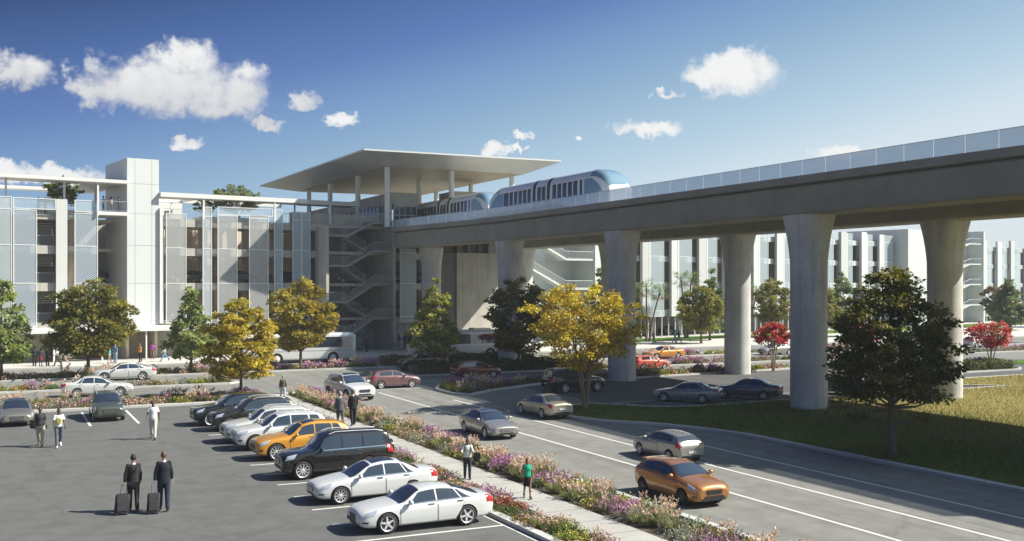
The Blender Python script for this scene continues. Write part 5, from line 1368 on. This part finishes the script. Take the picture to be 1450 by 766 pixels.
# ------------------------------------------------------------------ trains and buses
TRAIN_W = paint('train_silver', (.84,.85,.85), .0, .35); TRAIN_B = paint('train_white', (.74,.76,.78), .1, .3)
COCKPIT = plain('cab_glass', (.19,.31,.40), .07, spec=.8, coat=.5, var=.05)
TWIN = plain('train_window', (.035,.037,.04), .08, spec=.8)
BELLOWS = plain('bellows', (.03,.03,.032), .7)
def train(label, loc, rz):
    L = 25.0; root = empty('train', loc, rz, label, 'train')
    def ctrl(s):
        d = min(s, L-s); q = min(d/3.3,1); arc = math.sqrt(max(0,1-(1-q)**2))      # quarter round from belt to roof
        f = math.sqrt(max(0,1-(1-min(d/1.3,1))**2))
        w = 1.38*(.80+.20*f); T = 1.62+2.05*arc; zs = .18+.17*(1-f); sh = 1.45+.95*arc
        return [(0,zs),(w-.2,zs),(w,zs+.22),(w,1.35),(w*.995,sh),(w*.93,sh+(T-sh)*.55),(w*.62,T-.07*arc),(0,T)]
    lf = Loft(L, ctrl, [2,2,3,3,4,4,4], .35); v = lf.v
    b = MB(); lf.hull(b); b.build('body', [TRAIN_W], root, 40)
    sk = MB()
    for sd in (1,-1): lf.patch(sk, .25, L-.25, v(1.7), v(2.95), sd, .01, n=30, k=2)
    sk.build('skirt', [TRAIN_B], root, 40)
    for sgn in (0,1):
        q = lambda a: a if sgn == 0 else L-a
        g = MB(); top = lf.knot[-1]
        lf.patch(g, q(.10), q(3.0), v(4.9), 2*top-v(4.9), 1, .03, n=30, k=12); g.build('windshield', [COCKPIT], root, 60)
        for sd in (1,-1):
            g = MB(); f0 = lambda t: q(.75+1.9*t**1.5); f1 = lambda t: q(3.95); lf.patch(g, f0, f1, v(3.1), v(4.62), sd, .02, n=14, k=8); g.build('cab_window', [COCKPIT], root, 60)
    bands = (10.6,13.6)
    for s in bands:
        g = MB()
        for sd in (1,-1): lf.patch(g, s, s+.55, v(1.2), lf.knot[-1], sd, .03, n=2, k=18)
        g.build('bellows', [BELLOWS], root, 50)
    wins = [4.35+.0,5.25,6.25,7.3,8.3,9.3]+[11.5,12.45]+[14.6,15.6,16.6,17.65,18.7,19.7,20.45]
    for sd in (1,-1):
        for k,s in enumerate(wins):
            g = MB(); w = .42 if s in (4.35,20.45) else .74; lf.patch(g, s, s+w, v(2.98), v(4.62), sd, .018, n=2, k=6); g.build('window', [TWIN], root, 50)
    for k in range(4):
        s = (3.2,9.2,15.6,21.6)[k]; b = MB(); b.box(L/2-s-.9,L/2-s+.9,-.95,.95,-.12,.3); b.build('bogie', [BLACKP], root)
    return root
BUSW = paint('bus_white', (.66,.68,.67), .15, .35)
def bus(label, loc, rz, L=11.5):
    root = empty('bus', loc, rz, label, 'bus'); H = 3.05
    def ctrl(s):
        d = min(s, L-s); t = 1-(1-min(d/.45,1))**2; w = 1.27*(.86+.14*t); T = H-.22*(1-t)
        return [(0,.34),(w-.08,.34),(w,.42),(w,1.2),(w-.01,1.55),(w-.06,T-.42),(w-.12,T-.16),(w*.72,T-.03),(0,T)]
    lf = Loft(L, ctrl, [2,2,4,3,5,3,3,3], .12); v = lf.v; wr = .48
    ax = (L/2-2.5, L/2-8.3)
    b = MB(); lf.hull(b, 0, [(x,wr) for x in ax], .60, 3.2); b.build('body', [BUSW], root, 40)
    for sd in (1,-1):
        g = MB(); lf.patch(g, .5, L-.5, v(4.02), v(4.98), sd, .02, n=24, k=3); w = g.build('window_band', [CARGLASS], root, 50)
        m = MB()
        for k in range(1,7): lf.patch(m, .5+k*(L-1)/7-.05, .5+k*(L-1)/7+.05, v(4.02), v(4.98), sd, .03, n=1, k=2)
        m.build('mullion', [BLACKP], w)
        g = MB(); lf.patch(g, .4, L-.4, v(3.02), v(3.14), sd, .015, n=20, k=1); g.build('trim_line', [STEEL], root)
        for s in (1.6,4.4,6.0,9.6):
            q = MB(); p = lf.at(s, v(2.5), sd); q.box(p.x-.05,p.x+.05,min(p.y,p.y+sd*.02),max(p.y,p.y+sd*.02),p.z-.02,p.z+.03); q.build('side_marker', [AMBER], root)
    g = MB(); g.box(L/2-.02,L/2+.015,-1.0,1.0,1.3,2.65); g.build('windshield', [CARGLASS], root); g = MB(); g.box(-L/2-.015,-L/2+.02,-.95,.95,1.6,2.6); g.build('rear_window',[CARGLASS],root)
    rp = MB(); rp.prism([(-1.5,0),(1.5,0),(1.35,.26),(-1.15,.26)],-.8,.8,0,Matrix.Translation((-L/2+1.9,0,H-.03)) @ Matrix(((1,0,0,0),(0,0,1,0),(0,1,0,0),(0,0,0,1)))); rp.build('roof_unit',[BUSW],root)
    rp = MB(); rp.prism([(-1.1,0),(1.1,0),(.95,.2),(-.95,.2)],-.7,.7,0,Matrix.Translation((L/2-3.2,0,H-.03)) @ Matrix(((1,0,0,0),(0,0,1,0),(0,1,0,0),(0,0,0,1)))); rp.build('roof_unit',[BUSW],root)
    ub = MB(); ub.box(-L/2+.3,L/2-.3,-.95,.95,.36,.9); ub.build('underbody',[BLACKP],root)
    for y in (.8,-.8):
        for x,m,nm in ((L/2-.05,LAMP,'headlight'),(-L/2+.05,REDLENS,'taillight')):
            h = MB(); h.ball((x,y,.85),(.09,.16,.12),10,6); h.build(nm,[m],root,60)
    t, r_, hb = wheel_mesh(wr,.28,'six'); first = None
    cap = MB(); cap.lathe([(.30,.10),(.28,.13),(.1,.16),(.001,.16)],16,0,Matrix.Rotation(R(-90),4,'X'))
    for x in ax:
        for sd in (1,-1):
            if first is None: first = hb.build('wheel',[DISC],root,40); t.build('tyre',[RUBBER],first,50); r_.build('rim',[ALLOY],first,40); cap.build('hubcap',[WHITE],first,50); wo = first
            else: wo = copy_tree(first, root)
            wo.location = (x, sd*1.1, wr); wo.rotation_euler = (0,0,0 if sd > 0 else math.pi)
    return root
# ------------------------------------------------------------------ what stands where
PI = math.pi
C_WHITE = paint('car_white',(.66,.67,.65),.05); C_PEARL = paint('car_pearl',(.60,.60,.57),.15); C_SILVER = paint('car_silver',(.36,.355,.31),.55); C_GOLD = paint('car_champagne',(.42,.39,.29),.5)
C_SAGE = paint('car_sage',(.10,.12,.09),.4); C_GREYS = paint('car_warm_silver',(.27,.265,.22),.5); C_BLK = paint('car_black',(.012,.012,.010),.1,.25); C_BRN = paint('car_dark_brown',(.028,.024,.016),.3)
C_YEL = paint('car_amber',(.66,.31,.035),.2); C_ORG = paint('car_copper',(.42,.185,.05),.45); C_MAUVE = paint('car_mauve',(.24,.13,.13),.45); C_RED = paint('car_dark_red',(.16,.025,.02),.3)
C_CORAL = paint('car_coral',(.58,.11,.07),.1); C_GREY = paint('car_grey',(.13,.135,.14),.5); C_MID = paint('car_mid_grey',(.26,.27,.28),.5); C_OR2 = paint('car_orange',(.55,.22,.04),.2)
rowg, lotg, roadg = 'cars parked in the angled row', 'cars parked at the far kerb of the lot', 'cars driving on the avenue'
rowg = 'cars parked in the row beside the footpath'
car('fastback',C_WHITE,'white fastback saloon with five-spoke wheels, nearest car of the parked row',(12.62,32.72,0),PI,.99,'five',group=rowg,kit='tall',chrome_grille=True)
car('saloon',C_WHITE,'white saloon with black panoramic roof parked behind the nearest white fastback',(12.62,37.75,0),PI,1.0,'ten',group=rowg,sunroof='long',chrome_grille=True)
car('boxy',C_BLK,'black boxy off-roader with a spare wheel on its tail, parked in the row',(12.72,43.1,0),PI,1.0,'ten',group=rowg,rails=True,spare=True,chrome_grille=True)
car('crossover',C_YEL,'amber yellow crossover with large ten-spoke wheels, parked in the row',(12.75,48.2,0),PI+.02,.99,'ten',group=rowg,sunroof=True)
car('suv',C_WHITE,'white off-roader with roof rails parked right behind the amber crossover',(12.55,51.5,0),PI,1.02,'ten',group=rowg,rails=True,chrome_grille=True)
car('suv',C_PEARL,'pearl white off-roader parked between the other white one and the dark brown one',(12.5,54.0,0),PI,1.02,'ten',group=rowg,rails=True)
car('suv',C_BRN,'dark brown off-roader with chrome window trim parked near the flower bed',(12.75,58.8,0),PI+.02,1.03,'ten',group=rowg,rails=True,chrome_grille=True)
car('suv',C_BLK,'black off-roader at the far end of the parked row, under the yellow tree',(12.2,61.4,0),PI,1.03,'ten',group=rowg)
car('saloon',C_GREYS,'warm silver saloon facing the camera at the left edge of the lot',(.85,67.2,0),-PI/2,.98,'six',group=lotg,chrome_grille=True,sunroof=True)
car('suv',C_SAGE,'sage green estate facing the camera between two painted stall lines',(5.75,67.15,0),-PI/2,.93,'five',group=lotg,rails=True,chrome_grille=True)
car('saloon',C_PEARL,'white saloon driving right along the lane between the flower beds',(6.3,80.8,0),-.06,1.02,'ten',group='cars on the frontage lanes')
car('fastback',C_PEARL,'pearl white fastback driving left along the lane nearest the garage',(9.4,93.4,0),PI-.06,1.06,'five',group='cars on the frontage lanes',kit='tall')
car('suv',C_WHITE,'white off-roader with black grille turning into the avenue',(22.1,71.2,0),R(-82),1.04,'five',group=roadg,rails=True,sunroof=True,chrome_grille=True)
car('hatch',C_MAUVE,'mauve two-door hatchback crossing the avenue junction',(27.5,77.2,0),.02,.96,'five',group=roadg,kit='spoiler')
car('saloon',C_SILVER,'silver saloon with sunroof driving towards the camera in the left lane',(23.4,50.7,0),R(-90),.96,'five',group=roadg,chrome_grille=True,sunroof=True)
car('saloon',C_GOLD,'champagne saloon with red tail lamps driving away beside the grass kerb',(29.85,56.5,0),R(91),.96,'ten',group=roadg,chrome_grille=True,sunroof=True)
car('hatch',C_SILVER,'silver two-door hatchback driving away just behind the copper one',(27.75,40.3,0),R(90.5),.90,'five',group=roadg)
car('hatch',C_ORG,'copper orange two-door hatchback with roof spoiler and dark wheels',(22.95,32.5,0),R(-89),.96,'many',DARKALLOY,group=roadg,kit='spoiler')
car('boxy',C_BLK,'black boxy off-roader driving right behind the big yellow tree',(38.6,68.4,0),.02,.98,'ten',group='cars under the guideway')
car('saloon',C_MID,'mid grey saloon standing in the waiting bay left of another saloon',(42.3,59.0,0),R(128),.97,'ten',group='cars in the waiting bay',chrome_grille=True)
car('saloon',C_GREY,'dark grey saloon standing in the waiting bay beside a round pier',(47.3,58.9,0),R(130),1.0,'five',group='cars in the waiting bay',chrome_grille=True)
car('saloon',C_GREY,'dark grey saloon half hidden behind the pier and the big dark tree',(54.9,58.6,0),R(130),.97,'ten',group='cars in the waiting bay')
car('saloon',C_SILVER,'silver saloon with red tail lamps seen through the big dark tree',(61.0,58.7,0),R(135),.97,'ten',group='cars in the waiting bay')
car('hatch',C_RED,'dark red hatchback in the guideway shade in front of the hedge',(36.7,82.1,0),.03,1.0,'five',group='cars on the frontage lanes')
car('boxy',C_BLK,'black boxy off-roader driving left between the two hedges',(35.5,91.6,0),PI,.98,'ten',group='cars on the frontage lanes')
car('hatch',C_CORAL,'coral red hatchback with dark roof on the lane behind the pier',(55.2,83.2,0),.02,.92,'five',group='cars on the frontage lanes')
car('fastback',C_OR2,'orange fastback driving left on the lane under the guideway',(64.6,94.6,0),PI,1.0,'ten',group='cars on the frontage lanes')
car('saloon',C_SILVER,'silver saloon on the far lane behind the red-flowering tree',(79.8,94.3,0),PI,.95,'ten',group='cars on the frontage lanes')
car('hatch',C_WHITE,'small white hatchback far off at the right edge, behind the red tree',(112.5,94.0,0),.0,1.0,'five',group='cars on the frontage lanes')
# cars inside the garage: two built, the rest copied
inner = [car('saloon',C_BLK,'proto car one',(0,0,-50),0,1.0,'five',name='garaged_car',group='cars parked inside the garage'),
         car('hatch',C_GREY,'proto car two',(0,0,-50),0,1.0,'ten',name='garaged_car',group='cars parked inside the garage')]
def gpt(u,v,z): return (u*math.cos(FA)-v*math.sin(FA), 116+u*math.sin(FA)+v*math.cos(FA), z)
spots = []
for z,nm in ((8.16,'third'),(4.05,'second')):
    for u in (19.6,25.6,31.4,39.4,45.9,50.9): spots.append((u,2.2,z,nm))
spots.append((10.9,8.5,8.16,'third'))
ordn = ['first','second','third','fourth','fifth','sixth']
cnt = {}
for i,(u,v,z,nm) in enumerate(spots):
    o = inner[i] if i < 2 else copy_tree(inner[i%2])
    o.location = gpt(u,v,z+.012); o.rotation_euler = (0,0,FA+(PI if i%3 == 0 else 0))
    k = cnt.get(nm,0); cnt[nm] = k+1
    o['label'] = ('black saloon' if i%2 == 0 else 'grey hatchback')+' on the %s garage level, %s car right of the white tower' % (nm, ordn[k]) if u > 12 else 'black saloon on the third garage level, in the deep bay left of the tower'
for u,lb in ((6.0,'pale hatchback inside the far garage behind the left palms'),(12.5,'dark saloon inside the far garage right of the left palms')):
    o = copy_tree(inner[0 if 'dark' in lb else 1]); p = (84+u*math.cos(FB)-4*math.sin(FB), 130.5+u*math.sin(FB)+4*math.cos(FB), .1)
    o.location = p; o.rotation_euler = (0,0,FB); o['label'] = lb.replace('pale','grey'); o['group'] = 'cars inside the far garage'

train('silver train with blue cab glass running out onto the guideway',(49.0,90.9,14.72),R(-90))
train('silver train still beside the platform, behind the other train',(49.0,116.2,14.72),R(-90))
bus('white bus with dark window band behind the flowers, in sunlight',(27.4,106.4,0),.0,12.0)
bus('grey white bus in the shade of the guideway behind the hedges',(45.2,105.6,0),.03,11.5)

# ---- trees
OLIVE = [(.15,.155,.033),(.21,.195,.04),(.10,.115,.028),(.26,.23,.05)]
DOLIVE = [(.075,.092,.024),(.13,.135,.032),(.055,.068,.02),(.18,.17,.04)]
YELLOW = [(.40,.31,.035),(.52,.42,.055),(.27,.22,.03),(.58,.47,.08)]
GREEN = [(.22,.28,.10),(.29,.34,.14),(.16,.21,.08),(.35,.38,.18)]
LIME = [(.25,.27,.07),(.32,.32,.085),(.18,.21,.055),(.38,.37,.11)]
FGREEN = [(.15,.20,.10),(.20,.25,.13),(.12,.16,.085)]
RED = [(.48,.04,.08),(.55,.075,.125),(.36,.025,.055),(.14,.13,.04)]
gt = 'street trees along the garage'
tree('street_tree','light green loose-crowned tree at the left edge of the view',(.1,97.2,.06),8.6,2.75,1.7,'cone',GREEN,120,55,.36,.13,gt,seed=1)
tree('street_tree','dense olive maple in front of the mesh screens left of the tower',(6.85,97.2,.06),8.6,3.7,2.1,'broad',OLIVE,190,65,.34,.17,gt,seed=2)
tree('street_tree','light green pointed tree right of the white tower',(15.45,97.2,.06),7.8,2.2,1.4,'cone',GREEN,105,55,.34,.12,gt,seed=3)
tree('street_tree','yellow-leaved tree above the flower bed at the end of the parked row',(15.4,75.3,.06),6.9,2.75,1.6,'broad',[(.33,.28,.04),(.43,.36,.055),(.22,.2,.03),(.5,.41,.07)],150,70,.27,.12,gt,low=[(-1.5,.2,1.5),(1.2,-.4,1.75)],seed=4)
tree('street_tree','yellow-green tree in front of the sunlit white bus',(25.45,97.3,.06),8.5,3.1,2.0,'round',[(.24,.20,.03),(.34,.28,.045),(.17,.15,.025),(.42,.35,.06)],150,60,.34,.15,gt,seed=5)
tree('street_tree','lime green pointed tree in front of the concrete end wall',(34.7,86.4,.06),8.7,2.45,1.9,'cone',LIME,120,60,.32,.13,gt,seed=6)
tree('street_tree','dark olive tree standing in the hedge before the shaded bus',(43.0,86.4,.06),8.6,3.25,1.9,'round',OLIVE,170,65,.32,.16,gt,seed=7)
tree('street_tree','bright yellow spreading tree with several stems on the grass island',(33.6,58.0,.08),7.9,3.55,2.75,'vase',YELLOW,200,66,.22,.17,'trees on the grass island',BARKP,4,seed=8)
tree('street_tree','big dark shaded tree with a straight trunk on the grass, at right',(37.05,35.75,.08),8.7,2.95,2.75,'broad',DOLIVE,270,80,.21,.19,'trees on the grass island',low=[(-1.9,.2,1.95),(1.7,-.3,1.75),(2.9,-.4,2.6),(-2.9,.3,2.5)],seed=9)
tree('street_tree','small grey-green tree before the pale stair end of the far garage',(71.5,118,.1),10.6,2.2,3,'round',FGREEN,70,60,.42,.12,'trees by the far garage',seed=10)
fg = 'trees by the far garage'
tree('street_tree','autumn-tinged round tree right of the left palms',(84.6,115.0,.1),7.6,3.5,1.9,'round',[(.20,.21,.07),(.26,.22,.06),(.16,.19,.07)],120,55,.42,.15,fg,seed=11)
tree('street_tree','tall blue-green pointed tree behind the autumn-tinged one',(90.5,121,.1),10.4,2.6,1.6,'cone',FGREEN,100,55,.42,.14,fg,seed=12)
tree('street_tree','brown-green round tree right of the second palm clump',(104.2,124,.1),8.8,3.1,2.4,'round',[(.19,.19,.07),(.24,.21,.07)],95,55,.45,.15,fg,seed=13)
tree('street_tree','tall pale green pointed tree behind the big dark tree',(115.5,121,.1),10.2,2.9,1.4,'cone',FGREEN,105,55,.45,.14,fg,seed=14)
tree('street_tree','olive green round tree left of the big dark tree, far off',(110.5,120,.1),7.6,2.9,1.6,'round',[(.18,.20,.07),(.23,.23,.08)],90,50,.45,.14,fg,seed=15)
tree('street_tree','green pointed tree just right of the rightmost pier',(158.5,126,.1),9.0,3.4,1.2,'cone',FGREEN,120,55,.5,.15,fg,seed=16)
tree('street_tree','brownish round tree at the far right edge of the view',(176,130,.1),8.6,3.6,2.6,'round',[(.24,.20,.08),(.20,.19,.08)],95,50,.5,.15,fg,seed=17)
tree('street_tree','small brown-topped tree behind the green pointed one, far right',(166,134,.1),8.2,3.0,2.2,'round',[(.19,.14,.05),(.15,.12,.05)],70,50,.5,.15,fg,seed=18)
rg = 'red flowering trees'
for (x,y,h,r,lb,sd) in ((63.7,75.6,4.5,1.75,'red-flowering tree half hidden behind the tall pier',21),(84.3,69.0,4.3,2.25,'red-flowering umbrella tree above the clipped hedge at right',22),(75.2,76.2,4.2,2.0,'red-flowering tree seen through the big dark tree',23)):
    tree('flowering_tree',lb,(x,y,.08),h,r,2.3,'umbrella',RED,70,50,.22,.11,rg,BARKP,4,flat=.6,seed=sd)
tree('roof_tree','feathery green tree in the roof planter right of the tower',(*gpt(25.4,3.5,15.7)[:2],15.6),3.9,2.9,1.0,'umbrella',[(.13,.17,.04),(.17,.2,.05),(.1,.13,.03)],75,45,.28,.09,'trees on the garage roof',multi=3,seed=24)
tree('roof_tree','small leafy tree in the roof planter left of the tower',(*gpt(6.6,4.0,15.8)[:2],15.8),3.6,1.9,.6,'round',[(.12,.16,.04),(.16,.19,.05)],60,45,.28,.08,'trees on the garage roof',multi=3,seed=25)
tree('roof_tree','small bush of a tree in the roof planter beside the plant room',(*gpt(21.8,3.5,15.7)[:2],15.6),2.6,1.0,.5,'round',[(.12,.16,.04),(.16,.19,.05)],30,45,.26,.06,'trees on the garage roof',multi=3,seed=26)
def fpt(px_u): return px_u
pg = 'palms by the far garage'
for i,(x,y,h,l,lb) in enumerate(((80.9,122.6,6.9,(-1.3,.4),'left-leaning palm of the left clump'),(81.1,122.9,7.4,(.15,.3),'upright middle palm of the left clump'),(81.4,122.6,6.7,(1.5,-.3),'right-leaning palm of the left clump'),
     (98.5,123.2,7.0,(-1.2,.3),'left-leaning palm of the clump beside the pier'),(98.8,123.5,7.7,(.3,.2),'upright palm of the clump beside the pier'),(99.1,123.2,6.6,(1.5,-.2),'right-leaning palm of the clump beside the pier'),
     (90.2,126.5,8.6,(-.6,.2),'palm rising behind the autumn-tinged tree, left one'),(90.8,126.8,8.7,(.7,0),'palm rising behind the autumn-tinged tree, right one'))):
    palm(lb,(x,y,.11),h,l,pg,40+i)
# ---- hedges
HG = [(0.053,0.083,0.021), (0.083,0.120,0.030), (0.038,0.060,0.015), (0.112,0.150,0.045)]
hedge('dark clipped hedge behind the dark red hatchback',32.7,49.8,85.7,87.1,.95,HG,group='hedges by the frontage lanes')
hedge('dark hedge in front of the shaded bus',33.5,49.8,96.2,98.3,.85,HG,group='hedges by the frontage lanes')
hedge('low hedge around the foot of the red umbrella tree',72.4,85.4,67.3,69.7,.85,HG,group='hedges by the frontage lanes')
# ---- planting
bed('mixed strip of grasses, purple spikes and orange flowers along the avenue kerb',rect(18.55,20.85,21,75.2),7.0,1.05,.10,['grass','grass','grass','purple','silver','silver','lime','orange','purple','green','grass','green','russet'],61,hk=.8,patch=1.1)
bed('low strip of pink, orange and purple flowers between the stalls and the footpath',rect(15.5,16.75,21,63.2),8.0,1.0,.09,['purple','orange','lime','pink','grass','green','red','pink','green','lime'],32,hk=.72,patch=1.0,edge=.1)
bed('flower bed at the far kerb of the parking lot',BED1,4.6,.95,.13,['purple','russet','orange','grass','green','silver','pink','lime','red','pink','grass'],33,hk=.9,patch=1.4)
bed('narrow flower bed between the two frontage lanes at left',[(-14,85.6),(16.8,85.6),(16.8,87.1),(-14,87.1)],4.2,.8,.14,['russet','pink','lime','purple','orange','silver','green','grass'],34,hk=1.0,patch=1.3,edge=.15)
bed('long flower bed with trees beside the bus lane',[(-16,95.9),(33.0,95.9),(33.0,98.4),(-16,98.4)],4.4,.75,.15,['purple','russet','pink','lime','green','grass','orange','pink'],47,hk=1.05,patch=1.4)
bed('flower bed on the kerbed tip where the service road splits off',[(29.8,73.5),(29.8,70.4),(30.5,69.3),(33.2,71.6),(38.5,74.3),(38.5,77.2),(31.2,76.7)],3.4,.9,.13,['magenta','grass','purple','lime','russet','pink'],36,hk=.95,patch=1.8)
bed('shaded strip of orange flowers beside the service road',[(38.5,74.3),(44.9,74.8),(50,75.8),(50,77.8),(38.5,77.2)],3.2,.8,.14,['orange','green','green','russet'],37,hk=.9)
bed('sunlit flower bed with bright pink clumps at the foot of the far pier',[(50,75.9),(67.2,77.5),(67.2,78.1),(50,77.9)],4.6,.9,.14,['magenta','purple','grass','lime','pink','orange','russet'],38,hk=1.1,edge=.05,patch=1.6)
bed('silvery flower bed on the lane divider beyond the far pier',[(50.2,85.7),(116,85.7),(116,87.4),(50.2,87.4)],2.4,.55,.19,['silver','purple','green','magenta','silver','russet'],39,hk=.95,edge=.1)
bed('flower bed along the bus lane on the far right',[(50.2,96.2),(122,96.2),(122,98.4),(50.2,98.4)],1.7,.45,.22,['purple','russet','lime','grass','pink','silver'],40,hk=.95)
def turf_col(x,y):  # blade tint follows the sun edge: green in shade, dry gold in sun
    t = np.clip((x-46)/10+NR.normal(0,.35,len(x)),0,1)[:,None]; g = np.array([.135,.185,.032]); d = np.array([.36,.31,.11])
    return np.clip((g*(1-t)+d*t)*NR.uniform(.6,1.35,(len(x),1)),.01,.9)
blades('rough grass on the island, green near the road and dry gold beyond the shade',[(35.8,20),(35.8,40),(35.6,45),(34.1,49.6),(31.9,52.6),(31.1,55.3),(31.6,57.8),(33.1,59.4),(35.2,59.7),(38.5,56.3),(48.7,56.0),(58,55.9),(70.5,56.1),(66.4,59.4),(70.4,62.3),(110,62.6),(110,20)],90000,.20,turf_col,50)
# ------------------------------------------------------------------ the air itself
m = N('haze'); pv = m.n('VolumePrincipled'); pv.inputs['Color'].default_value = (.86,.92,1,1); pv.inputs['Density'].default_value = .0003; pv.inputs['Anisotropy'].default_value = 0.0
m.l(pv.outputs[0], m.out.inputs['Volume'])
b = MB(); b.box(-62,262,-8,215,-1.03,27); tag(b.build('haze',[m.mat]), kind='stuff')
